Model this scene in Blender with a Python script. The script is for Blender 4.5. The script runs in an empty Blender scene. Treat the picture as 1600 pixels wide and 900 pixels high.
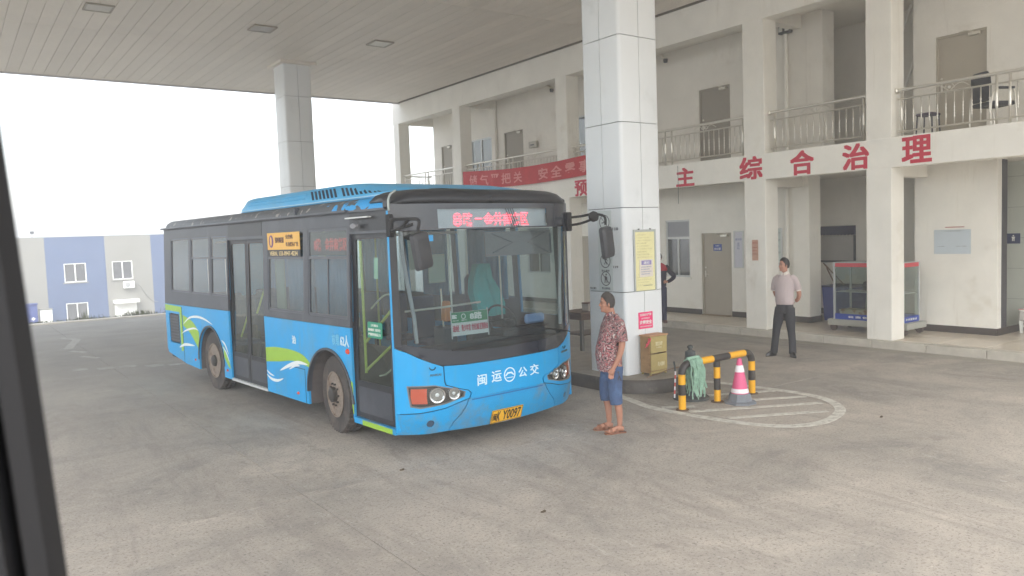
import bpy, bmesh, math, random
from mathutils import Vector, Matrix
from mathutils.geometry import tessellate_polygon
random.seed(7)
PI=math.pi; R=math.radians
scene=bpy.context.scene; COL=scene.collection

# ---------------- camera ----------------
H=2.35
fpx,pit,rol,yaw=1215.0,R(3.86),R(2.05),R(36.0)
cf=Vector((math.sin(yaw)*math.cos(pit),math.cos(yaw)*math.cos(pit),-math.sin(pit)))
r0=Vector((math.cos(yaw),-math.sin(yaw),0)); u0=r0.cross(cf)
cr=r0*math.cos(rol)-u0*math.sin(rol); cu=r0*math.sin(rol)+u0*math.cos(rol)
cam=bpy.data.cameras.new('camera'); camo=bpy.data.objects.new('camera',cam); COL.objects.link(camo)
m=Matrix((( cr.x,cu.x,-cf.x,0),(cr.y,cu.y,-cf.y,0),(cr.z,cu.z,-cf.z,H),(0,0,0,1)))
camo.matrix_world=m
cam.sensor_width=36; cam.lens=fpx/1600*36; cam.clip_start=.05; cam.clip_end=3000
cam.dof.use_dof=True; cam.dof.focus_distance=10.5; cam.dof.aperture_fstop=9
scene.camera=camo
# ---------------- sky, sun, exposure ----------------
w=bpy.data.worlds.new('World'); scene.world=w; w.use_nodes=True
nt=w.node_tree; nt.nodes.clear()
sky=nt.nodes.new('ShaderNodeTexSky'); sky.sky_type='NISHITA'; sky.sun_disc=False
SUN_EL,SUN_AZ=R(48),R(215)   # azimuth from +Y towards +X
sky.sun_elevation=SUN_EL; sky.sun_rotation=SUN_AZ; sky.air_density=1.2; sky.dust_density=2.5; sky.ozone_density=1
hs=nt.nodes.new('ShaderNodeHueSaturation'); hs.inputs['Saturation'].default_value=.36
mx=nt.nodes.new('ShaderNodeMix'); mx.data_type='RGBA'; mx.blend_type='MULTIPLY'; mx.inputs[0].default_value=1; mx.inputs[7].default_value=(1.0,1.0,1.0,1)
bg=nt.nodes.new('ShaderNodeBackground'); bg.inputs['Strength'].default_value=.15
wo=nt.nodes.new('ShaderNodeOutputWorld')
nt.links.new(sky.outputs[0],hs.inputs['Color']); nt.links.new(hs.outputs[0],mx.inputs[6]); nt.links.new(mx.outputs[2],bg.inputs[0]); nt.links.new(bg.outputs[0],wo.inputs[0])
sl=bpy.data.lights.new('sun','SUN'); sl.energy=.6; sl.angle=R(40); sl.color=(1,.97,.93)
so=bpy.data.objects.new('sun',sl); COL.objects.link(so)
sd=Vector((math.sin(SUN_AZ)*math.cos(SUN_EL),math.cos(SUN_AZ)*math.cos(SUN_EL),math.sin(SUN_EL)))
so.rotation_euler=sd.to_track_quat('Z','Y').to_euler(); so.location=(0,0,30)
vs=scene.view_settings; vs.view_transform='Standard'; vs.look='None'; vs.gamma=1; vs.use_curve_mapping=False
vs.exposure=1.8
scene.render.engine='CYCLES'
scene.cycles.max_bounces=10; scene.cycles.diffuse_bounces=5; scene.cycles.transparent_max_bounces=16

# ---------------- helpers ----------------
def S(c):   # srgb 0-255 -> linear
    return tuple((v/255/12.92 if v/255<=.04045 else ((v/255+.055)/1.055)**2.4) for v in c)+(1,)
MATS={}
def mat(name,col,rough=.6,streak=None,metal=0,var=0,vs_=3,rnd=0,bump=0,bs=40,dirt=None,ds=1.2,dt=(.55,.75),emis=0,spec=.5,coat=0,stretch=None):
    if name in MATS: return MATS[name]
    M=bpy.data.materials.new(name); M.use_nodes=True; n=M.node_tree.nodes; l=M.node_tree.links
    b=n['Principled BSDF']; b.inputs['Base Color'].default_value=col; b.inputs['Roughness'].default_value=rough; b.inputs['Metallic'].default_value=metal
    b.inputs['Specular IOR Level'].default_value=spec; b.inputs['Coat Weight'].default_value=coat
    tc=n.new('ShaderNodeTexCoord'); mp=n.new('ShaderNodeMapping'); l.new(tc.outputs['Object'],mp.inputs[0])
    if stretch: mp.inputs['Scale'].default_value=stretch
    cur=None
    if var:
        t=n.new('ShaderNodeTexNoise'); t.inputs['Scale'].default_value=vs_; t.inputs['Detail'].default_value=6; t.inputs['Roughness'].default_value=.65; l.new(mp.outputs[0],t.inputs[0])
        c=n.new('ShaderNodeMix'); c.data_type='RGBA'
        c.inputs[6].default_value=tuple(v*(1-var) for v in col[:3])+(1,); c.inputs[7].default_value=tuple(min(1,v*(1+var)) for v in col[:3])+(1,)
        rm=n.new('ShaderNodeMapRange'); rm.inputs[1].default_value=.3; rm.inputs[2].default_value=.7; l.new(t.outputs[0],rm.inputs[0]); l.new(rm.outputs[0],c.inputs[0]); cur=c.outputs[2]
    if dirt:
        t=n.new('ShaderNodeTexNoise'); t.inputs['Scale'].default_value=ds; t.inputs['Detail'].default_value=9; t.inputs['Roughness'].default_value=.7; l.new(mp.outputs[0],t.inputs[0])
        rm=n.new('ShaderNodeMapRange'); rm.inputs[1].default_value=dt[0]; rm.inputs[2].default_value=dt[1]; l.new(t.outputs[0],rm.inputs[0])
        c=n.new('ShaderNodeMix'); c.data_type='RGBA'; c.inputs[7].default_value=dirt
        if cur: l.new(cur,c.inputs[6])
        else: c.inputs[6].default_value=col
        l.new(rm.outputs[0],c.inputs[0]); cur=c.outputs[2]
    if streak:
        m2=n.new('ShaderNodeMapping'); m2.inputs['Scale'].default_value=(1,1,.1); l.new(tc.outputs['Object'],m2.inputs[0])
        t=n.new('ShaderNodeTexNoise'); t.inputs['Scale'].default_value=5; t.inputs['Detail'].default_value=8; t.inputs['Roughness'].default_value=.7; l.new(m2.outputs[0],t.inputs[0])
        rm=n.new('ShaderNodeMapRange'); rm.inputs[1].default_value=.58; rm.inputs[2].default_value=.9; l.new(t.outputs[0],rm.inputs[0])
        c=n.new('ShaderNodeMix'); c.data_type='RGBA'; c.inputs[7].default_value=streak
        if cur: l.new(cur,c.inputs[6])
        else: c.inputs[6].default_value=col
        l.new(rm.outputs[0],c.inputs[0]); cur=c.outputs[2]
    if rnd:
        oi=n.new('ShaderNodeObjectInfo'); rm=n.new('ShaderNodeMapRange'); rm.inputs[3].default_value=1-rnd; rm.inputs[4].default_value=1+rnd; l.new(oi.outputs['Random'],rm.inputs[0])
        c=n.new('ShaderNodeMix'); c.data_type='RGBA'; c.blend_type='MULTIPLY'; c.inputs[0].default_value=1
        if cur: l.new(cur,c.inputs[6])
        else: c.inputs[6].default_value=col
        l.new(rm.outputs[0],c.inputs[7]); cur=c.outputs[2]
    if cur: l.new(cur,b.inputs['Base Color'])
    if bump:
        t=n.new('ShaderNodeTexNoise'); t.inputs['Scale'].default_value=bs; t.inputs['Detail'].default_value=5; l.new(mp.outputs[0],t.inputs[0])
        bp=n.new('ShaderNodeBump'); bp.inputs['Strength'].default_value=bump; bp.inputs['Distance'].default_value=.01; l.new(t.outputs[0],bp.inputs['Height']); l.new(bp.outputs[0],b.inputs['Normal'])
    if emis:
        b.inputs['Emission Color'].default_value=col; b.inputs['Emission Strength'].default_value=emis
    MATS[name]=M; return M
def glassmat(name,tint,refl=.06,gcol=(1,1,1,1),dust=0,dustcol=(.5,.5,.5,1)):
    if name in MATS: return MATS[name]
    M=bpy.data.materials.new(name); M.use_nodes=True; n=M.node_tree.nodes; l=M.node_tree.links; n.clear()
    o=n.new('ShaderNodeOutputMaterial'); t=n.new('ShaderNodeBsdfTransparent'); t.inputs[0].default_value=tint
    g=n.new('ShaderNodeBsdfGlossy'); g.inputs['Roughness'].default_value=.03; g.inputs[0].default_value=gcol
    lw=n.new('ShaderNodeLayerWeight'); lw.inputs[0].default_value=.5
    pw_=n.new('ShaderNodeMath'); pw_.operation='POWER'; pw_.inputs[1].default_value=4.5; l.new(lw.outputs['Facing'],pw_.inputs[0])
    ma=n.new('ShaderNodeMath'); ma.operation='MULTIPLY_ADD'; ma.use_clamp=True; ma.inputs[1].default_value=.75; ma.inputs[2].default_value=refl; l.new(pw_.outputs[0],ma.inputs[0])
    m1=n.new('ShaderNodeMixShader'); l.new(ma.outputs[0],m1.inputs[0]); l.new(t.outputs[0],m1.inputs[1]); l.new(g.outputs[0],m1.inputs[2])
    last=m1.outputs[0]
    if dust:
        d=n.new('ShaderNodeBsdfDiffuse'); d.inputs[0].default_value=dustcol
        tc=n.new('ShaderNodeTexCoord'); tx=n.new('ShaderNodeTexNoise'); tx.inputs['Scale'].default_value=2.5; tx.inputs['Detail'].default_value=6; l.new(tc.outputs['Object'],tx.inputs[0])
        mm=n.new('ShaderNodeMath'); mm.operation='MULTIPLY'; mm.inputs[1].default_value=dust*2; l.new(tx.outputs[0],mm.inputs[0])
        m2=n.new('ShaderNodeMixShader'); l.new(mm.outputs[0],m2.inputs[0]); l.new(last,m2.inputs[1]); l.new(d.outputs[0],m2.inputs[2]); last=m2.outputs[0]
    l.new(last,o.inputs[0]); MATS[name]=M; return M

def thing(name,loc,label,cat,rz=0,group=None):
    o=bpy.data.objects.new(name,None); COL.objects.link(o); o.location=loc; o.rotation_euler=(0,0,rz); o.empty_display_size=.2
    o['label']=label; o['category']=cat
    if group: o['group']=group
    return o
def obj(name,bm,M,parent=None,world=False,smooth=False,loc=None,label=None,kind=None,auto=None):
    me=bpy.data.meshes.new(name); bm.to_mesh(me); bm.free()
    if isinstance(M,(list,tuple)):
        for x in M: me.materials.append(x)
    elif M: me.materials.append(M)
    return link(name,me,parent,world,smooth,loc,label,kind)
def link(name,me,parent=None,world=False,smooth=False,loc=None,label=None,kind=None):
    if smooth:
        for p in me.polygons: p.use_smooth=True
        try: me.set_sharp_from_angle(angle=R(38))
        except Exception: pass
    o=bpy.data.objects.new(name,me); COL.objects.link(o)
    if loc: o.location=loc
    if parent:
        o.parent=parent
        if world: o.matrix_parent_inverse=WINV(parent)
    if label: o['label']=label
    if kind: o['kind']=kind
    return o
def WINV(p):
    mm=Matrix.Identity(4)
    while p:
        mm=p.matrix_parent_inverse@ (Matrix.Translation(p.location)@p.rotation_euler.to_matrix().to_4x4()) @ mm; p=p.parent
    return mm.inverted()
def tagmesh(o,label,cat,group=None):
    o['label']=label; o['category']=cat
    if group: o['group']=group
    return o
def copytree(o,loc=None,rz=None,parent=None,label=None):
    c=o.copy(); COL.objects.link(c)
    if parent is not None: c.parent=parent
    if loc is not None: c.location=loc
    if rz is not None: c.rotation_euler=(0,0,rz)
    if label: c['label']=label
    for ch in list(o.children): copytree(ch,parent=c)
    return c
def B(): return bmesh.new()
def box(bm,x0,x1,y0,y1,z0,z1,b=0,seg=1):
    vs=[bm.verts.new((x,y,z)) for x in (x0,x1) for y in (y0,y1) for z in (z0,z1)]
    F=[(0,1,3,2),(4,6,7,5),(0,4,5,1),(2,3,7,6),(0,2,6,4),(1,5,7,3)]
    fs=[bm.faces.new([vs[i] for i in f]) for f in F]
    if b:
        es=list({e for f in fs for e in f.edges})
        bmesh.ops.bevel(bm,geom=es,offset=b,segments=seg,affect='EDGES',profile=.5)
    return bm
def boxm(*a,**k):
    bm=B(); box(bm,*a,**k); bmesh.ops.recalc_face_normals(bm,faces=bm.faces); return bm
def loft(bm,rings,cap=True,close=True):
    vr=[[bm.verts.new(p) for p in r] for r in rings]; n=len(vr[0]); fs=[]
    for a,b in zip(vr,vr[1:]):
        for i in range(n if close else n-1):
            j=(i+1)%n; fs.append(bm.faces.new((a[i],a[j],b[j],b[i])))
    if cap and close:
        fs.append(bm.faces.new(vr[0][::-1])); fs.append(bm.faces.new(vr[-1]))
    bmesh.ops.recalc_face_normals(bm,faces=fs)
    return vr
def tube(bm,pts,r,n=8,cap=True):
    pts=[Vector(p) for p in pts]; rings=[]; prev=None
    for i,p in enumerate(pts):
        d=(pts[min(i+1,len(pts)-1)]-pts[max(i-1,0)]).normalized()
        if prev is None:
            a=d.cross(Vector((0,0,1)))
            if a.length<.1: a=d.cross(Vector((0,1,0)))
            a.normalize()
        else: a=(prev-d*prev.dot(d)).normalized()
        prev=a; b=d.cross(a); rr=r[i] if isinstance(r,(list,tuple)) else r
        rings.append([p+a*rr*math.cos(2*PI*k/n)+b*rr*math.sin(2*PI*k/n) for k in range(n)])
    loft(bm,rings,cap); return bm
def lathe(bm,prof,n=24,c=(0,0,0)):
    rings=[[(c[0]+max(r,1e-4)*math.cos(2*PI*k/n),c[1]+max(r,1e-4)*math.sin(2*PI*k/n),c[2]+z) for k in range(n)] for r,z in prof]
    loft(bm,rings); return bm
def sheet(bm,loops,f,th,us=(),vs=()):
    """flat outline (u,v) with holes -> cut along us/vs -> mapped by f(u,v,depth), given thickness"""
    t=bmesh.new(); L=[[Vector((p[0],p[1],0)) for p in lp] for lp in loops]
    flat=[v for lp in L for v in lp]; V=[t.verts.new(v) for v in flat]
    for tri in tessellate_polygon(L):
        try: t.faces.new([V[i] for i in tri])
        except ValueError: pass
    bmesh.ops.remove_doubles(t,verts=t.verts,dist=1e-5)
    for u in us: bmesh.ops.bisect_plane(t,geom=t.verts[:]+t.edges[:]+t.faces[:],plane_co=(u,0,0),plane_no=(1,0,0))
    for v in vs: bmesh.ops.bisect_plane(t,geom=t.verts[:]+t.edges[:]+t.faces[:],plane_co=(0,v,0),plane_no=(0,1,0))
    t.normal_update()
    for fc in t.faces:
        if fc.normal.z<0: fc.normal_flip()
    t.verts.index_update()
    A={v:bm.verts.new(f(v.co.x,v.co.y,0)) for v in t.verts}; nf=[]
    Bk={v:bm.verts.new(f(v.co.x,v.co.y,th)) for v in t.verts} if th else None
    for fc in t.faces:
        nf.append(bm.faces.new([A[v] for v in fc.verts]))
        if th: nf.append(bm.faces.new([Bk[v] for v in reversed(fc.verts)]))
    if th:
        for e in t.edges:
            if e.is_boundary:
                lp=e.link_loops[0]; a,b=lp.vert,lp.link_loop_next.vert
                nf.append(bm.faces.new((A[b],A[a],Bk[a],Bk[b])))
        bmesh.ops.recalc_face_normals(bm,faces=nf)
    t.free(); return bm
def rect(u0,u1,v0,v1): return [(u0,v0),(u1,v0),(u1,v1),(u0,v1)]
def rrect(u0,u1,v0,v1,r,n=4):
    out=[]
    for cx,cy,a0 in ((u1-r,v0+r,-PI/2),(u1-r,v1-r,0),(u0+r,v1-r,PI/2),(u0+r,v0+r,PI)):
        for k in range(n+1):
            a=a0+PI/2*k/n; out.append((cx+r*math.cos(a),cy+r*math.sin(a)))
    return out
def bez(pts,n=10):
    """smooth open curve through points (catmull-rom)"""
    P=[pts[0]]+list(pts)+[pts[-1]]; out=[]
    for i in range(1,len(P)-2):
        for k in range(n):
            t=k/n; out.append(tuple(.5*((2*P[i][j])+(-P[i-1][j]+P[i+1][j])*t+(2*P[i-1][j]-5*P[i][j]+4*P[i+1][j]-P[i+2][j])*t*t+(-P[i-1][j]+3*P[i][j]-3*P[i+1][j]+P[i+2][j])*t**3) for j in range(len(P[i]))))
    out.append(tuple(pts[-1])); return out
def text(name,s,M,parent,o,X,Y,w_,h_,bold=.012,ext=.002,world=False,fn=None,lines=None,res=2,label=None,thick=0):
    """raised lettering fitted into a w x h box whose lower left corner is o"""
    cu_=bpy.data.curves.new(name,'FONT'); cu_.body=s; cu_.size=1; cu_.offset=bold; cu_.resolution_u=res; cu_.extrude=.001; cu_.space_line=1.05
    to=bpy.data.objects.new(name,cu_); me=bpy.data.meshes.new_from_object(to); bpy.data.objects.remove(to); bpy.data.curves.remove(cu_)
    if thick:
        b0=bmesh.new(); b0.from_mesh(me); g0=b0.verts[:]+b0.edges[:]+b0.faces[:]
        for q,(tx,ty) in enumerate(((1,1),(-1,1),(1,-1),(-1,-1))):
            r_=bmesh.ops.duplicate(b0,geom=g0)['geom']
            for v in r_:
                if isinstance(v,bmesh.types.BMVert): v.co.x+=tx*thick; v.co.y+=ty*thick; v.co.z*=1+.12*(q+1)
        b0.to_mesh(me); b0.free()
    zmx=max(v.co.z for v in me.vertices)
    xs=[v.co.x for v in me.vertices]; ys=[v.co.y for v in me.vertices]
    x0,x1,y0,y1=min(xs),max(xs),min(ys),max(ys)
    o=Vector(o); X=Vector(X); Y=Vector(Y); N=X.cross(Y)
    for v in me.vertices:
        a=(v.co.x-x0)/(x1-x0)*w_; b=(v.co.y-y0)/(y1-y0)*h_; d=v.co.z/zmx*ext
        v.co=fn(a,b,d) if fn else o+X*a+Y*b+N*d
    me.materials.clear(); me.materials.append(M)
    return link(name,me,parent,world,label=label)
def modif(o,t,**k):
    md=o.modifiers.new(t.lower(),t)
    for a,b in k.items(): setattr(md,a,b)
    return o

# ---------------- materials ----------------
WALL=mat('cream_plaster',S((238,235,226)),.85,streak=S((212,206,192)),var=.06,vs_=1.2,bump=.15,bs=60,dirt=S((206,198,180)),ds=.9,dt=(.6,.85))
WALL2=mat('upper_plaster',S((232,228,219)),.85,streak=S((204,197,184)),var=.06,vs_=1.0,bump=.15,bs=60,dirt=S((200,192,176)),ds=.8,dt=(.58,.85))
CEIL=mat('ceiling_strip_paint',S((224,217,206)),.55,var=.05,vs_=.8,rnd=.045,dirt=S((176,160,136)),ds=.5,dt=(.6,.9))
CEILG=mat('ceiling_gap',S((176,168,154)),.9)
SKIRT=mat('skirting_brown',S((72,64,60)),.6,var=.15)
STEEL=mat('brushed_steel',S((218,214,204)),.34,metal=.75)
ALU=mat('aluminium_frame',S((205,207,205)),.4,metal=.3)
DOORM=mat('beige_door_paint',S((172,164,148)),.5,var=.05,vs_=2)
DOORD=mat('grey_door_paint',S((150,143,130)),.5,var=.05,vs_=2)
RED=mat('red_letter_vinyl',S((196,30,60)),.5,var=.06,vs_=5)
TILE=mat('floor_tile',S((216,204,186)),.25,var=.05,vs_=1.5,rnd=.03)
KERB=mat('kerb_stone',S((190,184,172)),.8,var=.12,vs_=4,rnd=.06,bump=.3,bs=60)
GREYP=mat('pillar_panel',S((224,227,228)),.32,var=.03,vs_=1.2,rnd=.02,dirt=S((190,194,192)),ds=1.1,dt=(.6,.85))
BLACK=mat('black_rubber',S((32,32,34)),.7,var=.15,vs_=6)
GLASSB=glassmat('building_glass',(.35,.4,.42,1),.12)
GLASSC=glassmat('clear_glass',(.86,.9,.88,1),.06)
DARKIN=mat('unlit_room_grey',S((60,62,66)),.9)
WHITE=mat('white_paint',S((232,232,226)),.5,var=.04)

# ================= THE SETTING =================
# one ground sheet reaching the horizon: flat apron, dropping beyond its far edge
G0=-.012
bm=B(); ys=[-300,-40,29.6,31.5,36,120,2500]; zs=[G0,G0,G0,-.9,-3.2,-3.4,-3.4]
xs=[-2500,-60,-10,0,10,30,200,2500]
V=[[bm.verts.new((x,y,z)) for x in xs] for y,z in zip(ys,zs)]
for i in range(len(ys)-1):
    for j in range(len(xs)-1): bm.faces.new((V[i][j],V[i][j+1],V[i+1][j+1],V[i+1][j]))
GROUNDM=mat('ground_soil',S((138,134,124)),.9,var=.2,vs_=.4)
ground=obj('ground',bm,GROUNDM,kind='structure')
# concrete slabs with joints
def slab_mat():
    M=bpy.data.materials.new('yard_concrete'); M.use_nodes=True; n=M.node_tree.nodes; l=M.node_tree.links; b=n['Principled BSDF']
    g=n.new('ShaderNodeNewGeometry'); oi=n.new('ShaderNodeObjectInfo')
    def noise(sc,det,ro,src,dist=0):
        t=n.new('ShaderNodeTexNoise'); t.inputs['Scale'].default_value=sc; t.inputs['Detail'].default_value=det; t.inputs['Roughness'].default_value=ro; t.inputs['Distortion'].default_value=dist; l.new(src,t.inputs[0]); return t.outputs[0]
    def ramp(src,a,b_):
        r=n.new('ShaderNodeMapRange'); r.inputs[1].default_value=a; r.inputs[2].default_value=b_; l.new(src,r.inputs[0]); return r.outputs[0]
    def mixc(f,a,b_,bl='MIX'):
        c=n.new('ShaderNodeMix'); c.data_type='RGBA'; c.blend_type=bl
        if hasattr(f,'links'): l.new(f,c.inputs[0])
        else: c.inputs[0].default_value=f
        for s_,i in ((a,6),(b_,7)):
            if hasattr(s_,'links'): l.new(s_,c.inputs[i])
            else: c.inputs[i].default_value=s_
        return c.outputs[2]
    P=g.outputs['Position']
    mp=n.new('ShaderNodeMapping'); mp.inputs['Scale'].default_value=(1,.28,1); mp.inputs['Rotation'].default_value=(0,0,R(-38)); l.new(P,mp.inputs[0])
    c=mixc(ramp(noise(.4,8,.72,P,.8),.36,.64),S((142,138,131)),S((188,179,167)))
    c=mixc(ramp(noise(2.2,8,.8,P,.9),.46,.66),c,S((170,162,152)))
    c=mixc(ramp(noise(4.5,7,.8,P,1.2),.55,.70),c,S((142,136,128)))
    c=mixc(ramp(noise(1.1,9,.75,mp.outputs[0],.8),.5,.72),c,S((136,130,123)))      # dark tyre scuffs
    c=mixc(ramp(noise(7,8,.8,mp.outputs[0],1.5),.60,.74),c,S((200,196,188)))        # pale scrapes
    c=mixc(ramp(noise(40,4,.7,P),.53,.68),c,S((118,113,106)))                        # pits
    c=mixc(ramp(noise(26,5,.75,P),.60,.74),c,S((204,198,186)))
    # oil spots
    vo=n.new('ShaderNodeTexVoronoi'); vo.inputs['Scale'].default_value=1.7; vo.inputs['Randomness'].default_value=1; l.new(P,vo.inputs[0])
    c=mixc(ramp(vo.outputs['Distance'],.03,.008),c,S((112,107,100)))
    # dark asphalt-like older surface towards the far left
    sx=n.new('ShaderNodeSeparateXYZ'); l.new(P,sx.inputs[0])
    far=ramp(sx.outputs[1],8.5,19); c=mixc(far,c,mixc(ramp(noise(.8,6,.6,P),.3,.7),S((122,119,112)),S((140,136,127))))
    # hairline cracks
    v2=n.new('ShaderNodeTexVoronoi'); v2.feature='DISTANCE_TO_EDGE'; v2.inputs['Scale'].default_value=.32
    nn=n.new('ShaderNodeTexNoise'); nn.inputs['Scale'].default_value=1.3; nn.inputs['Detail'].default_value=6; l.new(P,nn.inputs[0])
    va=n.new('ShaderNodeMix'); va.data_type='RGBA'; va.inputs[0].default_value=.28; l.new(P,va.inputs[6]); l.new(nn.outputs[1],va.inputs[7]); l.new(va.outputs[2],v2.inputs[0])
    c=mixc(ramp(v2.outputs[0],.0010,.0002),c,S((156,149,139)))
    rr=n.new('ShaderNodeMapRange'); rr.inputs[3].default_value=.965; rr.inputs[4].default_value=1.035; l.new(oi.outputs['Random'],rr.inputs[0])
    c=mixc(1.0,c,rr.outputs[0],'MULTIPLY')
    l.new(c,b.inputs['Base Color']); b.inputs['Roughness'].default_value=.82; b.inputs['Specular IOR Level'].default_value=.35
    bp=n.new('ShaderNodeBump'); bp.inputs['Strength'].default_value=.35; bp.inputs['Distance'].default_value=.006
    l.new(noise(60,6,.8,P),bp.inputs['Height']); l.new(bp.outputs[0],b.inputs['Normal'])
    return M
CONC=slab_mat()
SX,SY=5.15,5.6; me=None
for i in range(-3,3):
    for j in range(-3,5):
        x0=2.56+i*SX; y0=1.3+j*SY; x1=min(x0+SX,14.13); y1=min(y0+SY,29.3)
        if x0>=14.1 or y0>29: continue
        o=obj('concrete_slab',boxm(x0+.004,x1-.004,y0+.004,y1-.004,-.16,0,b=.0015),CONC,ground)
# far kerb of the apron with weeds
bm=boxm(-15,40,29.3,29.55,-.4,.05,b=.02); obj('kerb',bm,KERB,kind='structure')
bm=B()
for k in range(5200):
    x=random.uniform(1.6,8.5); dens=.25+.75*(math.sin(x*2.1)**2)
    if random.random()>dens: continue
    y=29.6+random.random()**2*1.4; z=-.02-max(0,y-29.6)*.45; h=random.uniform(.04,.17)*(1.9 if (4.9<x<6.4 and random.random()<.5) else 1)
    if abs(x-3.95)<.5 and random.random()<.12: h*=2.4
    a=random.uniform(0,PI); dx,dy=math.cos(a)*.012,math.sin(a)*.012; lx,ly=random.uniform(-.06,.06),random.uniform(-.06,.06)
    p=[bm.verts.new(q) for q in ((x-dx,y-dy,z),(x+dx,y+dy,z),(x+lx*.5+dx,y+ly*.5+dy,z+h*.6),(x+lx,y+ly,z+h),(x+lx*.5-dx,y+ly*.5-dy,z+h*.6))]
    bm.faces.new(p)
    if random.random()<.5:
        q=Vector((x+lx*.6,y+ly*.6,z+h*.7)); s_=random.uniform(.015,.04)
        bm.faces.new([bm.verts.new(q+Vector(t)*s_) for t in ((-1,0,.2),(0,-.6,.5),(1,.2,.1),(0,.7,-.4))])
WEED=mat('weed_green',(.11,.13,.06,1),.8,var=.4,vs_=3)
tagmesh(obj('weeds',bm,WEED,kind='stuff'),'low green weeds growing along the far edge of the concrete yard','weeds')

# painted markings
PAINT=mat('worn_road_paint',S((206,204,194)),.7,var=.06,vs_=6,dirt=S((160,154,144)),ds=9,dt=(.46,.66))
def stroke(bm,pts,wd,z=.004,th=.003):
    pts=[Vector((p[0],p[1],0)) for p in pts]; Lr=[]
    for i,p in enumerate(pts):
        d=(pts[min(i+1,len(pts)-1)]-pts[max(i-1,0)]).normalized(); nrm=Vector((-d.y,d.x,0))*wd/2
        Lr.append((p+nrm,p-nrm))
    rings=[[(a.x,a.y,z),(b.x,b.y,z),(b.x,b.y,z-th),(a.x,a.y,z-th)] for a,b in Lr]
    loft(bm,rings)
bm=B()
outer=bez([(7.72,8.3),(7.6,7.75),(7.46,7.2),(7.5,6.5),(7.62,5.85),(7.86,5.42),(8.33,5.24),(8.98,5.42),(9.38,5.8),(9.54,6.25),(9.52,6.85),(9.42,7.5),(9.3,8.0)],8)
stroke(bm,outer,.13)
for a,b in (((7.55,7.1),(7.9,6.85)),((7.62,6.7),(9.22,5.83)),((7.7,6.14),(8.86,5.52)),((8.55,6.68),(9.42,6.2)),((8.2,7.35),(9.45,6.72))): stroke(bm,[a,b],.1,z=.0045)
obj('road_marking',bm,PAINT,kind='structure')
PAINT2=mat('faded_road_paint',S((164,161,152)),.75,dirt=S((136,132,124)),ds=6,dt=(.38,.58))
bm=B()
for a in ((2.3,17.05,.28,.32),(2.68,16.95,.3,.3),(3.1,16.6,.32,.34),(3.5,16.45,.3,.3),(1.9,17.3,.25,.3)): box(bm,a[0],a[0]+a[2],a[1],a[1]+a[3],.001,.004)
for a in ((2.35,20.6),(2.42,19.3)): stroke(bm,[(a[0]-.1,a[1]+.3),(a[0]+.15,a[1]-.3)],.14)
stroke(bm,[(2.25,21.4),(2.7,23.5),(2.4,24.3)],.2)
obj('road_marking',bm,PAINT2,kind='structure')

# raised walkway of the building: floor tiles + kerb stones
PX0=13.98
bm=boxm(PX0+.26,24,-8,27.2,-.3,.138); pave=obj('pavement',bm,mat('pavement_base',S((120,112,100)),.9),kind='structure')
tm=boxm(0,.792,0,.792,-.01,.0,b=.002).copy()
me=bpy.data.meshes.new('floor_tile'); tm.to_mesh(me); me.materials.append(TILE)
for i in range(4):
    for j in range(34):
        link('floor_tile',me,pave,loc=(PX0+.262+i*.8,-.5+j*.8,.15))
kme=bpy.data.meshes.new('kerb_stone'); kb=boxm(0,.255,0,.988,-.1,.15,b=.012,seg=2); kb.to_mesh(kme); kme.materials.append(KERB)
kroot=obj('kerb',boxm(PX0+.03,PX0+.24,-8,27.2,-.25,.05),KERB,kind='structure')
for j in range(30): link('kerb_stone',kme,kroot,loc=(PX0,-2.2+j,0))
gut=obj('gutter',boxm(PX0-.35,PX0-.01,-8,27.2,-.1,.004,b=.003),mat('gutter_concrete',S((150,145,134)),.85,var=.12,vs_=3),kind='structure')

# traffic island under the pillars
ISL=mat('island_concrete',S((150,143,132)),.75,var=.15,vs_=4,bump=.3)
ISE=mat('island_worn_edge',S((78,73,68)),.45,var=.2,vs_=5,dirt=S((120,114,105)),ds=6,dt=(.55,.75))
def capsule(cx,cy,r,yend,n=18): return [(cx-r,yend)]+[(cx+r*math.cos(PI+PI*k/n),cy+r*math.sin(PI+PI*k/n)) for k in range(n+1)]+[(cx+r,yend)]
def prof_loop(bm,cx,cy,yend,prof):
    loft(bm,[[(x,y,z) for x,y in capsule(cx,cy,r,yend)] for r,z in prof])
bm=B(); prof_loop(bm,8.52,8.46,26,[(.78,-.05),(.78,.15),(.765,.185),(.74,.2),(.64,.202)]); isl=obj('traffic_island',bm,ISE,smooth=True,kind='structure')
bm=B(); prof_loop(bm,8.52,8.46,25.8,[(.745,.15),(.745,.203),(.66,.208),(.01,.208)]); obj('island_top',bm,ISL,isl)

# ================= TERMINAL BUILDING =================
bld=thing('terminal_building',(14.05,15,.15),'two storey cream depot building with open balcony corridor and red characters on its beam','building')
def bp(name,bm,M,smooth=False,parent=None,label=None,loc=None): return obj(name,bm,M,parent or bld,world=True,smooth=smooth,label=label,loc=loc)
YE=26.65
COLS=[(7.44,7.93),(10.15,10.68),(16.5,16.98),(21.95,22.43),(26.2,26.63)]
for a,b in COLS: bp('column',boxm(14.054,14.5,a,b,.15,6.68,b=.012),WALL)
bp('balcony_beam',boxm(14.05,14.36,-1,YE,3.34,3.885,b=.008),WALL)
bp('floor_slab',boxm(14.36,22,-1,YE-.03,3.44,3.86),WALL2)
bp('roof_beam',boxm(14.05,14.4,-1,YE,6.665,8.2,b=.008),WALL)
bp('roof_slab',boxm(14.4,22,-1,YE-.03,6.98,7.3),WALL2)
def cross(y,z0,z1): bp('cross_beam',boxm(14.4,15.64,y-.12,y+.12,z0,z1),WALL2)
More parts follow.
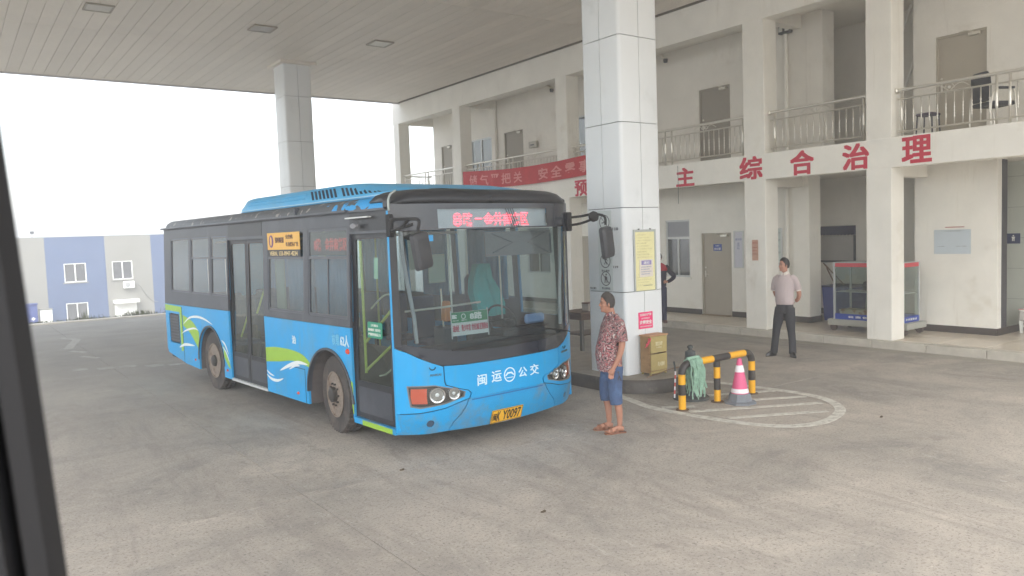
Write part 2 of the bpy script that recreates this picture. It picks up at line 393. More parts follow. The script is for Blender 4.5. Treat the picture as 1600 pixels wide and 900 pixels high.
for a,b in COLS[:-1]:
    cross((a+b)/2,6.7,6.985); 
    if b<20: cross((a+b)/2,3.2,3.445)
cross(26.5,6.68,6.985); bp('cross_beam',boxm(15.642,15.85,26.385,26.62,6.68,6.985),WALL2)
def wallx(X,y0,y1,z0,z1,holes,M,th=.2):
    bm=B(); sheet(bm,[rect(y0,y1,z0,z1)]+[rect(*h)[::-1] for h in holes],lambda u,v,d:(X+d,u,v),th); bp('wall',bm,M)
XB=15.65
DL=[(12.3,13.24,.16,2.23)]                 # ground floor doors
WL=[(13.62,14.46,1.1,2.6)]
wallx(XB,10.56,26.2,.15,3.45,[(12.3,13.24,.16,2.23),(13.62,14.46,1.1,2.6),(17.55,18.4,.16,2.25),(19.4,20.6,1.1,2.6),(22.3,23.5,1.1,2.6)],WALL)
wallx(XB,10.17,26.38,3.86,6.985,[(12.27,13.23,3.875,5.83),(17.0,18.0,4.6,5.85),(20.62,21.68,3.875,5.83),(22.45,23.78,4.6,5.82),(25.05,25.82,3.875,5.83)],WALL2)
# piers and recess by the stairs
bp('pier',boxm(15.6,16.05,10.13,10.55,.15,3.445,b=.01),WALL)
bp('pier',boxm(15.6,16.05,9.77,10.165,3.865,6.98,b=.01),WALL2)
wallx(17.5,6.3,11.5,.15,3.45,[],WALL2); wallx(17.5,6.3,11.5,3.86,6.985,[],WALL2)
for z0,z1 in ((.15,3.445),(3.865,6.98)): bp('wall',boxm(15.86,17.5,11.35,11.5,z0,z1),WALL2)
bp('wall',boxm(15.8,15.98,6.37,7.9,.15,3.445,b=.008),WALL)
bp('wall',boxm(15.98,17.5,7.7,7.88,.15,3.445),WALL)
bp('door_jamb',boxm(15.985,16.2,6.365,6.43,.15,3.445),mat('dark_jamb',S((74,72,76)),.6))
wallx(17.0,2.0,7.68,.15,3.45,[],mat('toilet_wall_tile',S((202,206,196)),.35,var=.04,vs_=1))
for z in (.75,1.35,1.95,2.55,3.15): bp('tile_joint',boxm(16.996,17.002,2,7.6,z,z+.006),mat('joint_grey',S((150,152,146)),.8))
wallx(15.8,-1,7.92,3.86,6.985,[(6.57,7.49,3.875,5.88)],WALL2)
bp('wall',boxm(16.0,17.5,7.74,7.915,3.865,6.98),WALL2)
wallx(15.8,-1,4.6,.15,3.45,[],WALL)
# skirting
for X,a,b in ((XB-.012,10.55,12.3),(XB-.012,13.24,17.5),(XB-.012,18.4,26.2),(15.79,6.37,7.895),(17.49,7.9,11.34)):
    bp('skirting',boxm(X,X+.01,a,b,.152,.285,b=.003),SKIRT)
bp('skirting',boxm(15.588,15.6,10.13,10.55,.152,.285),SKIRT); bp('skirting',boxm(15.6,16.05,10.118,10.129,.152,.285),SKIRT)
bp('skirting',boxm(15.8,17.0,6.358,6.37,.152,.285),SKIRT)
# thin dark sheets behind windows, colour standing in for unlit room depth
bp('dark_backing',boxm(15.86,15.9,13.3,26.1,.2,3.4),DARKIN); bp('dark_backing',boxm(15.86,15.9,13.3,26.1,3.9,6.9),DARKIN)
# doors
def door(y0,y1,z0,z1,X,M,label=None,closer=True,handle='r'):
    d=bp('door',boxm(X+.05,X+.09,y0+.03,y1-.03,z0,z1-.03,b=.004),M,label=label)
    fr=B(); box(fr,X+.02,X+.11,y0,y0+.045,z0,z1); box(fr,X+.02,X+.11,y1-.045,y1,z0,z1); box(fr,X+.02,X+.11,y0+.045,y1-.045,z1-.045,z1)
    obj('door_frame',fr,M,d,world=True)
    yh=y1-.1 if handle=='r' else y0+.1
    hb=B(); box(hb,X+.02,X+.05,yh-.012,yh+.012,z0+.95,z0+1.12,b=.003); tube(hb,[(X+.0,yh,z0+1.03),(X+.0,yh-.11 if handle=='r' else yh+.11,z0+1.03)],.009,8); tube(hb,[(X+.04,yh,z0+1.03),(X+.0,yh,z0+1.03)],.009,8)
    tube(hb,[(X+.05,yh,z0+1.2),(X+.03,yh,z0+1.2)],.022,10)
    obj('handle',hb,STEEL,d,world=True)
    if closer:
        cb=B(); yc=y0+.12; box(cb,X-.03,X+.05,yc,yc+.2,z1-.1,z1-.045,b=.006); tube(cb,[(X-.02,yc+.1,z1-.04),(X-.16,yc+.18,z1-.02),(X-.02,yc+.36,z1+.0)],.009,6)
        obj('door_closer',cb,STEEL,d,world=True)
    return d
d1=door(12.3,13.24,.16,2.23,XB,DOORM)
obj('door_sign',boxm(XB+.042,XB+.052,12.63,12.89,1.78,1.95,b=.003),mat('sign_blue',S((62,84,160)),.4),d1,world=True)
text('lettering','办公室',WHITE,d1,(XB+.04,12.86,1.80),(0,-1,0),(0,0,1),.2,.065,world=True)
text('lettering','值班长',WHITE,d1,(XB+.04,12.82,1.89),(0,-1,0),(0,0,1),.12,.035,world=True)
door(17.55,18.4,.16,2.25,XB,DOORM,closer=False)
door(12.27,13.23,3.875,5.83,XB,DOORD); door(20.62,21.68,3.875,5.83,XB,DOORD); door(25.05,25.82,3.875,5.83,XB,DOORD)
door(6.57,7.49,3.875,5.88,15.8,DOORM)
# door threshold debris strip
bp('threshold',boxm(XB-.06,XB+.05,12.32,13.22,.151,.172,b=.004),mat('worn_wood',S((150,132,108)),.8,var=.25,vs_=12))
def window(y0,y1,z0,z1,X,trans=None,n=2):
    wd=B(); t=.045
    box(wd,X+.03,X+.1,y0,y0+t,z0,z1); box(wd,X+.03,X+.1,y1-t,y1,z0,z1); box(wd,X+.03,X+.1,y0+t,y1-t,z0,z0+t); box(wd,X+.03,X+.1,y0+t,y1-t,z1-t,z1)
    zt=trans or z1
    if trans: box(wd,X+.025,X+.1,y0+t,y1-t,trans-.03,trans+.03)
    for k in range(1,n):
        y=y0+(y1-y0)*k/n; box(wd,X+.028,X+.098,y-.022,y+.022,z0+t,(zt-.03) if trans else z1-t)
    o=bp('window',wd,ALU)
    for k in range(n):
        a=y0+(y1-y0)*k/n; b=y0+(y1-y0)*(k+1)/n
        obj('pane',boxm(X+.055,X+.06,a+.03,b-.03,z0+.03,(zt-.03) if trans else z1-.03),GLASSB,o,world=True)
    if trans: obj('pane',boxm(X+.055,X+.06,y0+.03,y1-.03,trans+.03,z1-.03),mat('frosted_pane',S((150,152,158)),.35,var=.05),o,world=True)
    obj('sill',boxm(X-.03,X+.03,y0-.04,y1+.04,z0-.05,z0-.001,b=.004),WALL,o,world=True)
window(13.62,14.46,1.1,2.6,XB,2.13); window(19.4,20.6,1.1,2.6,XB,2.13); window(22.3,23.5,1.1,2.6,XB,2.13)
window(17.0,18.0,4.6,5.85,XB); window(22.45,23.78,4.6,5.82,XB)
# characters on the beam
for ch,y1,y0,z0,z1 in (('预',16.25,15.74,3.28,3.78),('防',14.95,14.45,3.29,3.79),('为',13.75,13.25,3.3,3.8),('主',12.6,12.05,3.3,3.78),('综',10.79,10.2,3.36,3.85),('合',9.54,9.0,3.36,3.85),('治',8.4,7.86,3.36,3.85),('理',7.25,6.72,3.38,3.86)):
    z0=max(z0,3.35)
    text('character',ch,RED,bld,(14.046,y1,z0),(0,-1,0),(0,0,1),y1-y0,z1-z0,bold=.0,thick=.027,ext=.004,world=True)
# pipes
def pipe(pts,r,M=None,nm='pipe'): 
    bm=B(); tube(bm,pts,r,10); bp(nm,bm,M or WALL,smooth=True)
pipe([(15.58,10.69,.15),(15.58,10.69,3.44)],.05); pipe([(15.58,10.66,3.86),(15.58,10.66,6.98)],.045); pipe([(15.6,22.1,3.86),(15.6,22.1,6.98)],.06,WALL2)
pipe([(14.0,12.5,3.84),(14.0,12.5,2.95)],.006,mat('drain_pipe_grey',S((120,118,112)),.6),'drain_pipe')
# stair flights inside the recess (seen as pale diagonals)
for z0,z1 in ((3.9,5.6),(5.35,6.9)):
    bm=B(); tube(bm,[(17.1,9.05,z0+.5),(17.1,8.3,z1+.9)],.03,8); bp('stair_rail',bm,WHITE)
bm=B()
for k in range(11): box(bm,16.3,17.45,9.7-k*.17-.3,9.7-k*.17,.15+k*.17,.15+(k+1)*.17)
# wall lamps, cameras, meter
def small(name,x0,x1,y0,y1,z0,z1,M,label,cat,b=.008):
    return tagmesh(obj(name,boxm(x0,x1,y0,y1,z0,z1,b=b),M),label,cat)
DKG=mat('dark_grey_plastic',S((70,72,76)),.5,var=.08)
t=thing('emergency_light',(15.5,10.65,6.72),'small dark twin emergency light high in the balcony above the second column','lamp')
obj('case',boxm(-.02,.1,-.16,.14,-.08,.1,b=.01),DKG,t); obj('lens',boxm(-.03,-.021,.02,.12,-.04,.06,b=.004),WHITE,t); obj('lens',boxm(-.03,-.021,-.14,-.04,-.04,.06,b=.004),WHITE,t)
def cctv(p,label,dy=-1):
    t=thing('security_camera',p,label,'camera')
    obj('bracket',boxm(.02,.14,-.03,.03,.05,.09),STEEL,t)
    bm=B(); tube(bm,[(0,0,.05),(-.02,dy*.2,-.06)],.05,10); obj('housing',bm,WALL2,t,smooth=True)
    bm=B(); lathe(bm,[(0,-.16),(.05,-.15),(.06,-.1),(.06,-.06)],12,(0,dy*.22,0)); obj('lens',bm,DKG,t,smooth=True)
cctv((15.5,14.4,6.85),'white camera under the balcony ceiling just right of the near pillar')
cctv((15.5,19.1,6.88),'dark camera near the ceiling beside the column above the red banner')
t=thing('meter_box',(15.64,20.0,5.15),'small grey meter box on the upper wall right of a door above the red banner','meter box')
obj('case',boxm(-.1,0,-.2,.2,0,.2,b=.01),mat('pale_grey_box',S((176,172,162)),.5),t); obj('slot',boxm(-.105,-.1,-.1,.1,.07,.11),DKG,t)
# plaques by the far ground door
for i,(z,h) in enumerate(((2.08,.13),(1.86,.13))):
    t=thing('wall_plaque',(15.64,18.15,z),('upper' if i==0 else 'lower')+' of two small brown lettered plaques right of the bus above a doorway','plaque')
    obj('plate',boxm(-.012,0,-.22,.22,0,h,b=.003),mat('plaque_cream',S((200,190,178)),.5),t)
    text('lettering',('站务办公' if i==0 else '调度室'),mat('plaque_brown',S((110,60,52)),.5),t,(-.013,.18,.02),(0,-1,0),(0,0,1),.36,h-.04)
# toilet sign
t=thing('toilet_sign',(16.99,6.56,1.84),'dark blue square toilet sign with a white man figure on the far right wall','sign')
obj('plate',boxm(-.012,0,-.12,.12,0,.2,b=.003),mat('sign_navy',S((58,66,104)),.4),t)
bm=B(); sheet(bm,[[(-.022,.05),(-.022,.11),(-.03,.11),(-.03,.135),(.03,.135),(.03,.11),(.022,.11),(.022,.05),(.004,.05),(.004,.09),(-.004,.09),(-.004,.05)]],lambda u,v,d:(-.014+d,-u,v),.002)
sheet(bm,[[(.014*math.cos(a*PI/6),.155+.014*math.sin(a*PI/6)) for a in range(12)]],lambda u,v,d:(-.014+d,-u,v),.002); obj('figure',bm,WHITE,t)
# posters and notice boards on the walls
def poster(name,X,y0,y1,z0,z1,M,label,cat='poster',frame=None,lines=None,lc=None):
    t=thing(name,(X,(y0+y1)/2,z0),label,cat); w_=(y1-y0)/2; h=z1-z0
    obj('sheet',boxm(-.006,0,-w_+.01,w_-.01,.01,h-.01),M,t)
    if frame:
        bm=B(); box(bm,-.02,0,-w_-.02,-w_+.01,-.02,h+.02); box(bm,-.02,0,w_-.01,w_+.02,-.02,h+.02); box(bm,-.02,0,-w_+.01,w_-.01,-.02,.01); box(bm,-.02,0,-w_+.01,w_-.01,h-.01,h+.02); obj('frame',bm,frame,t)
    if lines:
        for z,hh,a,b,s in lines: text('lettering',s,lc,t,(-.008,w_-a*2*w_,z*h),(0,-1,0),(0,0,1),(b-a)*2*w_,hh*h,bold=.005,ext=.0006,res=1)
    return t
INK=mat('faint_blue_ink',S((120,130,170)),.6); INKR=mat('faint_red_ink',S((170,90,80)),.6); INKG=mat('faint_grey_ink',S((140,146,146)),.6)
poster('notice_board',XB-.002,10.87,11.17,1.4,2.28,mat('pale_green_board',S((196,206,200)),.4),'tall pale green notice board on the wall right of the slim column, behind the man','notice board',ALU,[(.86,.06,.1,.9,'通知栏'),(.68,.06,.1,.9,'安全生产规定'),(.52,.05,.1,.8,'车辆进站登记'),(.36,.05,.1,.9,'驾驶员须知事项'),(.2,.05,.1,.7,'注意事项')],INKG)
poster('notice_board',XB-.002,11.95,12.2,1.38,2.25,mat('pale_lilac_board',S((206,206,214)),.4),'narrow pale lilac notice board between the beige door and the slim column','notice board',ALU,[(.5,.2,.3,.6,'公告'),(.75,.06,.1,.9,'值班表')],INK)
poster('poster',14.046,10.33,10.5,1.62,2.08,mat('faded_orange_paper',S((200,160,140)),.7,var=.2,vs_=9),'faded orange paper notice peeling from the slim column left of the standing man','poster',None,[(.8,.08,.1,.9,'通告'),(.6,.05,.1,.9,'严禁烟火进站'),(.45,.05,.1,.9,'请勿随意停车'),(.3,.05,.1,.9,'注意安全')],INKR)
poster('poster',15.792,6.82,7.52,1.68,2.17,mat('pale_blue_paper',S((196,206,212)),.6,var=.04),'wide pale blue paper taped on the broad white wall at the right','poster',None,[(.9,.05,.3,.75,'公交驾驶员管理规定'),(.3,.04,.1,.3,'注意'),(.3,.04,.6,.9,'安全')],INKG)
bm=B(); box(bm,15.788,15.794,6.95,7.3,2.2,2.215); tagmesh(obj('tape_strip',bm,INKR),'thin red line of tape above the pale blue paper on the white wall','tape')
# white board frame in the recess
t=thing('wall_board',(17.48,10.6,1.42),'grey wall board with a dark navy header strip in the stair recess','board')
obj('header',boxm(-.03,0,-.48,.44,.66,.88,b=.004),mat('navy_header',S((58,62,92)),.5),t)
bm=B(); box(bm,-.025,0,-.48,-.43,0,.655); box(bm,-.025,0,-.43,.44,0,.05); obj('frame',bm,DKG,t)
obj('panel',boxm(-.012,0,-.425,.44,.055,.655),mat('board_grey',S((170,168,164)),.6,var=.04),t)
for k in range(9):
    bm=B(); tube(bm,[(-.03,.36-k*.09,.68),(-.055,.36-k*.09,.66),(-.05,.36-k*.09,.63)],.006,6); obj('hook',bm,STEEL,t)

# ---------------- balcony railings ----------------
bal=bpy.data.meshes.new('baluster'); bb=B(); pr_=[(.010,0)]
for zc in (.14,.19,.30,.36): pr_+= [(.010,zc-.014),(.017,zc),(.010,zc+.014)]
pr_+=[(.010,.57)]; lathe(bb,pr_,8); bb.to_mesh(bal); bal.materials.append(STEEL)
for p in bal.polygons: p.use_smooth=True
pst=bpy.data.meshes.new('post'); bb=B(); pr_=[(.021,0)]
for k in range(10): pr_+=[(.021,.30+k*.022),(.027,.311+k*.022)]
pr_+=[(.021,.53),(.021,.83)]; lathe(bb,pr_,10); bb.to_mesh(pst); pst.materials.append(STEEL)
for p in pst.polygons: p.use_smooth=True
def railing(y0,y1,label,posts,scroll=None,X=14.2):
    t=thing('balcony_railing',(X,(y0+y1)/2,3.886),label,'railing',group='steel railings along the balcony'); hy=(y1-y0)/2; c=(y0+y1)/2
    bm=B(); tube(bm,[(0,-hy-.05,.84),(0,hy+.05,.84)],.03,10)
    lathe(bm,[(.03,0),(.045,.005),(.045,.03),(.03,.035)],10,(0,0,0)) if False else None
    obj('handrail',bm,STEEL,t,smooth=True)
    for z in (.68,.10):
        bm=B(); tube(bm,[(0,-hy,z),(0,hy,z)],.016,8); obj('rail',bm,STEEL,t,smooth=True)
    for y in posts: link('post',pst,t,loc=(0,y-c,0))
    bm=B(); box(bm,-.05,.05,hy-.01,hy+.03,.8,.88,b=.01); obj('end_flange',bm,STEEL,t)
    n=int((y1-y0)/.14)
    for k in range(1,n):
        y=-hy+k*(y1-y0)/n
        if any(abs(y+c-q)<.05 for q in posts): continue
        link('baluster',bal,t,loc=(0,y,.105))
    for yc in (scroll or []):
        bm=B()
        for s_ in (-1,1):
            pts=[(0,yc-c+s_*(.02+.30*u),.70+.10*math.sin(u*PI*.9)-.0*u) for u in [k/10 for k in range(11)]]
            tube(bm,pts,.008,6)
            tube(bm,[(0,yc-c+s_*.05,.80),(0,yc-c+s_*.09,.74),(0,yc-c+s_*.03,.71)],.007,6)
        tube(bm,[(-.01,yc-c,.75),(.01,yc-c,.75)],.025,10); obj('scroll',bm,STEEL,t)
railing(22.5,26.15,'steel railing at the far left end of the balcony above the bus roof',[22.55,24.4,24.6,26.1])
railing(17.03,21.88,'long steel railing behind the red banner',[17.08,19.25,19.45,21.0,21.2,21.84],[18.2,20.2])
railing(10.74,16.42,'steel railing running from behind the near pillar to the slim column',[10.8,12.85,13.05,14.8,16.36],[11.85,13.9])
railing(7.98,10.1,'short steel railing between the two slim columns above the standing man',[8.05,10.0],[9.05])
railing(1.5,7.4,'steel railing at the upper right in front of the office chair',[7.33,5.55,5.75,3.9,1.6],[6.5,4.7])
railing(26.2,26.3,'low steel railing closing the open far end of the balcony',[],X=15.0) if False else None
t=thing('balcony_railing',(14.95,26.4,3.886),'low steel railing closing the open far end of the balcony','railing',rz=R(90))
bm=B(); tube(bm,[(0,-.55,.84),(0,.55,.84)],.03,10); obj('handrail',bm,STEEL,t,smooth=True)
bm=B(); tube(bm,[(0,-.55,.1),(0,.55,.1)],.016,8); obj('rail',bm,STEEL,t,smooth=True)
for k in range(7): link('baluster',bal,t,loc=(0,-.45+k*.15,.105))

# banner
def bf(u,v,d):
    # u along 0..6 from left (Y 21.75) to right (Y 15.75); v 0..1 up
    k=u/6; zt=4.50-.12*math.sin(k*PI*.9)-.05*k; zb=3.93-.10*math.sin(k*PI*.85)+.0*k
    return (13.96+d+.012*math.sin(u*5+v*2)+.006*math.sin(u*13),21.75-u,zb+(zt-zb)*v)
BAN=mat('banner_red_cloth',S((190,52,60)),.8,var=.12,vs_=2)
t=thing('banner',(13.97,18.75,3.9),'long red cloth banner with faded pale characters hung on the balcony behind the bus','banner')
bm=B(); sheet(bm,[rect(0,6.3,0,1)],bf,.004,us=[k*.15 for k in range(1,42)],vs=[.33,.66]); obj('cloth',bm,BAN,t,world=True,smooth=True)
BTX=mat('banner_faded_print',S((224,150,146)),.8)
for i,ch in enumerate('储气严把关 安全零事'):
    if ch==' ': continue
    u0=.42+i*.6
    text('character',ch,BTX,t,(0,0,0),(1,0,0),(0,1,0),.46,.62,bold=.02,ext=.001,world=True,fn=lambda a,b,d,u0=u0: Vector(bf(u0+a,.16+b,0))+Vector((-.014-d,0,0)))
for u in ():
    bm=B(); tube(bm,[bf(u,1,-.01),(14.12,21.75-u,4.6)],.005,6); obj('cord',bm,BAN,t,world=True)

# ================= CANOPY =================
can=thing('canopy',(7,12,7.4),'broad flat canopy roof of pale ceiling strips over the depot yard','canopy')
CX0,CX1,CY1=-5.0,14.03,26.0
CY0=-2.5  # unseen near and left edges shaped to balance the light below
obj('roof_deck',boxm(CX0,CX1,CY0,CY1,7.46,8.15),WALL2,can,world=True)
bm=B(); box(bm,CX0-.06,CX0,CY0,CY1+.06,7.36,8.2); box(bm,CX0,CX1,CY1,CY1+.06,7.36,8.2); box(bm,CX0,CX1,CY0-.06,CY0,7.36,8.2); obj('fascia',bm,mat('canopy_fascia',S((206,204,206)),.5),can,world=True)
obj('ceiling_gap',boxm(CX0,CX1,CY0,CY1,7.435,7.455),CEILG,can,world=True)
pw=.305; rows=[(CY1-5.7,CY1),(CY1-11.4,CY1-5.7),(CY1-17.1,CY1-11.4),(CY0,CY1-17.1)]
for (a,b) in rows:
    L_=b-a-.02
    me=bpy.data.meshes.new('ceiling_strip'); tb=boxm(.004,pw-.004,0,L_,0,.03,b=.004); tb.to_mesh(me); me.materials.append(CEIL)
    n=int((CX1-CX0)/pw)
    first=0 if a<9 else int((-.3-CX0)/pw)
    for k in range(n):
        if k*pw+CX0<-.3: continue
        link('ceiling_strip',me,can,world=True,loc=(CX0+k*pw,a+.01,7.402+random.uniform(0,.003)))
bm=B()
for (a,b) in rows:
    k=0
    while CX0+k*pw<-.3: box(bm,CX0+k*pw+.004,CX0+(k+1)*pw-.004,a+.01,b-.01,7.402,7.432); k+=1
obj('ceiling_strip',bm,CEIL,can,world=True,kind='stuff')
k0=[CX0+k*pw for k in range(200) if CX0+k*pw<CX1]
obj('edge_trim',boxm(CX1-.045,CX1-.004,CY0,CY1,7.39,7.434),mat('dark_trim',S((110,102,92)),.6),can,world=True)
obj('edge_trim',boxm(CX0,CX1,CY1-.02,CY1-.001,7.365,7.434),mat('canopy_fascia',(0,0,0,1)),can,world=True)
for x,y in ((2.95,18.35),(6.38,18.35),(9.42,18.35)):
    n_={2.95:'leftmost',6.38:'middle',9.42:'rightmost'}[x]
    t=thing('ceiling_light',(x,y,7.39),n_+' of the three unlit square lights in the canopy ceiling','ceiling light',group='square canopy lights')
    bm=B(); 
    for a in (-1,1): box(bm,a*.25-.02,a*.25+.02,-.27,.27,-.02,.012); box(bm,-.23,.23,a*.25-.02,a*.25+.02,-.02,.012)
    obj('frame',bm,mat('light_frame',S((150,142,128)),.5),t)
    obj('diffuser',boxm(-.23,.23,-.23,.23,-.012,.008),mat('light_diffuser_'+n_,S({2.95:(170,164,152),6.38:(130,120,104),9.42:(186,184,172)}[x]),.3),t)

# ---------------- pillars ----------------
def pillar(x0,y0,x1,y1,zb,label,signs=False):
    t=thing('canopy_pillar',((x0+x1)/2,(y0+y1)/2,zb),label,'pillar')
    obj('core',boxm(x0+.03,x1-.03,y0+.03,y1-.03,zb-.3,7.4),mat('pillar_core_dark',S((52,52,54)),.9),t,world=True)
    zs=[zb,1.45,2.70,3.95,5.20,6.45,7.40]; g=.005; c=.06
    ym,xm=(y0+y1)/2,(x0+x1)/2
    def arc(cx,cy,a0): return [(cx+c*math.cos(a0+PI/2*k/4),cy+c*math.sin(a0+PI/2*k/4)) for k in range(5)]
    # four L-shaped corner panels per storey, seams at the middle of each face
    Ls=[[(x0,ym-g)]+arc(x0+c,y0+c,PI)+[(xm-g,y0)],[(xm+g,y0)]+arc(x1-c,y0+c,-PI/2)+[(x1,ym-g)],[(x1,ym+g)]+arc(x1-c,y1-c,0)+[(xm+g,y1)],[(xm-g,y1)]+arc(x0+c,y1-c,PI/2)+[(x0,ym+g)]]
    for za,zb_ in zip(zs,zs[1:]):
        for Lp in Ls:
            bm=B(); rings=[]
            for z in (za+g,zb_-g): rings.append([(px,py,z) for px,py in Lp])
            inn=[]
            for px,py in Lp:
                d=Vector((xm-px,ym-py,0)).normalized()*.035; inn.append((px+d.x,py+d.y))
            rr=[[(p[0],p[1],z) for p in Lp]+[(p[0],p[1],z) for p in inn[::-1]] for z in (za+g,zb_-g)]
            loft(bm,rr); obj('cladding_panel',bm,GREYP,t,world=True,smooth=True)
    return t
PXc,PYc=8.06,8.27
pl1=pillar(PXc,PYc,8.87,9.08,.2,'near square pillar clad in pale grey panels with safety signs and a yellow notice')
pl2=pillar(7.92,21.3,8.72,22.1,.2,'far square pillar clad in pale panels rising behind the bus')
bm=B()
for a in ((7.8,7.93),(8.71,8.84)): box(bm,a[0],a[1],21.15,22.25,7.33,7.4)
box(bm,7.93,8.71,21.15,21.3,7.33,7.4); obj('cap_trim',bm,CEIL,pl2,world=True)
# round prohibition signs on its left face
INKD=mat('sign_dark_ink',S((84,84,88)),.5); SIGNBG=mat('sign_paper',S((206,212,210)),.4,dirt=S((180,186,184)),ds=3)
t=thing('safety_sign_strip',(PXc-.004,8.66,1.45),'tall strip of three round crossed-out prohibition signs on the left face of the near pillar','sign')
obj('sheet',boxm(-.003,0,-.15,.15,.02,1.22),SIGNBG,t)
for i,(zc,cap_) in enumerate(((1.05,'禁止烟火'),(.47,'禁止跑步'),(.20,'禁止使用电话'))):
    bm=B(); n=24; sheet(bm,[[(.11*math.cos(2*PI*k/n),.11*math.sin(2*PI*k/n)) for k in range(n)],[(.098*math.cos(-2*PI*k/n),.098*math.sin(-2*PI*k/n)) for k in range(n)]],lambda u,v,d:(-.006+d,-u,zc+v),.002)
    sheet(bm,[[(-.075,.068),(-.068,.075),(.075,-.068),(.068,-.075)]],lambda u,v,d:(-.006+d,-u,zc+v),.002)
    if i==0: sheet(bm,[[(-.06,-.02),(.05,-.005),(.05,.01),(-.06,-.005)],],lambda u,v,d:(-.0065+d,-u,zc+v),.002)
    elif i==1: sheet(bm,[[(-.03,-.05),(-.005,-.02),(-.02,.02),(.02,.035),(.05,.0),(.045,-.01),(.018,.015),(.005,-.0),(.03,-.03),(.02,-.06),(.01,-.055),(.015,-.035),(-.0,-.025),(-.022,-.06)]],lambda u,v,d:(-.0065+d,-u,zc+v),.002)
    else: sheet(bm,[[(-.03,-.07),(-.02,.0),(-.03,.03),(.0,.04),(.03,.02),(.03,-.07),(.018,-.07),(.012,-.02),(-.005,-.02),(-.015,-.07)]],lambda u,v,d:(-.0065+d,-u,zc+v),.002)
    if i: 
        n=10; sheet(bm,[[(.01+.016*math.cos(2*PI*k/n),.062+.016*math.sin(2*PI*k/n)) for k in range(n)]],lambda u,v,d:(-.0065+d,-u,zc+v),.002)
    obj('prohibition_symbol',bm,INKD,t)
    if cap_: text('lettering',cap_,INKD,t,(-.004,.09,zc-.17 if i<2 else zc-.165),(0,-1,0),(0,0,1),.18,.035,bold=.01,ext=.001)
text('lettering','禁止通行',INKD,t,(-.002,.36,.03),(0,-1,0),(0,0,1),.14,.035,bold=.01,ext=.001)
text('lettering','110',INKD,t,(-.002,-.17,.92),(0,-1,0),(0,0,1),.12,.045,bold=.03,ext=.001)
text('lettering','119',INKD,t,(-.002,-.17,.36),(0,-1,0),(0,0,1),.1,.035,bold=.03,ext=.001)
# yellow notice
t=thing('notice_board',(8.485,PYc-.004,1.45),'yellow paper notice in a metal frame on the right face of the near pillar','notice board')
bm=B(); 
for a,b,c_,d_ in ((-.235,-.205,0,.92),(.205,.235,0,.92),(-.205,.205,.885,.92)): box(bm,a,b,-.02,0,c_,d_,b=.003)
obj('frame',bm,mat('notice_frame',S((176,180,178)),.35,metal=.3),t)
obj('sheet',boxm(-.205,.205,-.008,-.001,.005,.885),mat('yellow_notice',S((230,224,172)),.6,var=.05,vs_=5),t)
for x_,z_ in ((-.12,.925),(.12,.925)): bm=B(); tube(bm,[(x_,0,z_),(x_,-.02,z_)],.01,8); obj('screw',bm,INKD,t)
YI=mat('notice_faint_ink',S((208,202,156)),.6)
for k in range(9): text('lettering','进站车辆安全管理规定驾驶员须知'[k:k+6+(k*5)%4],YI,t,(-.17,-.010,.83-k*.042),(1,0,0),(0,0,1),.2+.12*((k*7)%3)/2,.022,bold=.0,ext=.0006,res=1)
for k in range(5): text('lettering','注意防火注意安全请勿停留加油'[k:k+7],YI,t,(-.17,-.010,.24-k*.04),(1,0,0),(0,0,1),.3-.05*(k%2),.022,bold=.0,ext=.0006,res=1)
obj('lettering',boxm(-.05,.15,-.0105,-.009,.075,.081),INKD,t)
t=thing('poster',(8.5,PYc-.016,1.68),'white paper with a lilac heading taped over the yellow notice','poster')
obj('sheet',boxm(-.14,.14,-.004,0,-.02,.24),mat('taped_white_paper',S((222,214,204)),.6,var=.03),t); obj('heading',boxm(-.10,.11,-.006,-.004,.16,.225),mat('lilac_print',S((150,140,186)),.6),t)
text('lettering','通知',WHITE,t,(-.06,-.007,.172),(1,0,0),(0,0,1),.12,.04,bold=.01,ext=.0006)
for k in range(4): text('lettering','请各位司机注意行车安全'[k:k+7],INK,t,(-.11,-.005,.12-k*.035),(1,0,0),(0,0,1),.22-.04*(k%2),.018,bold=0,ext=.0006,res=1)
# pink sticker
t=thing('poster',(8.475,PYc-.003,.88),'bright pink notice with white characters low on the near pillar above the wooden cabinet','poster')
obj('sheet',boxm(-.15,.15,-.004,0,0,.25),mat('pink_sheet',S((232,60,120)),.5,var=.04,vs_=8),t)
text('lettering','加油站内严禁',WHITE,t,(-.12,-.005,.19),(1,0,0),(0,0,1),.24,.04,bold=.01,ext=.001)
text('lettering','加气车辆请熄火',WHITE,t,(-.09,-.005,.145),(1,0,0),(0,0,1),.18,.022,bold=.0,ext=.001)
text('lettering','注意安全',WHITE,t,(-.13,-.005,.065),(1,0,0),(0,0,1),.26,.062,bold=.03,ext=.001)
text('lettering','请勿在此停留吸烟',WHITE,t,(-.12,-.005,.022),(1,0,0),(0,0,1),.24,.024,bold=.0,ext=.001)

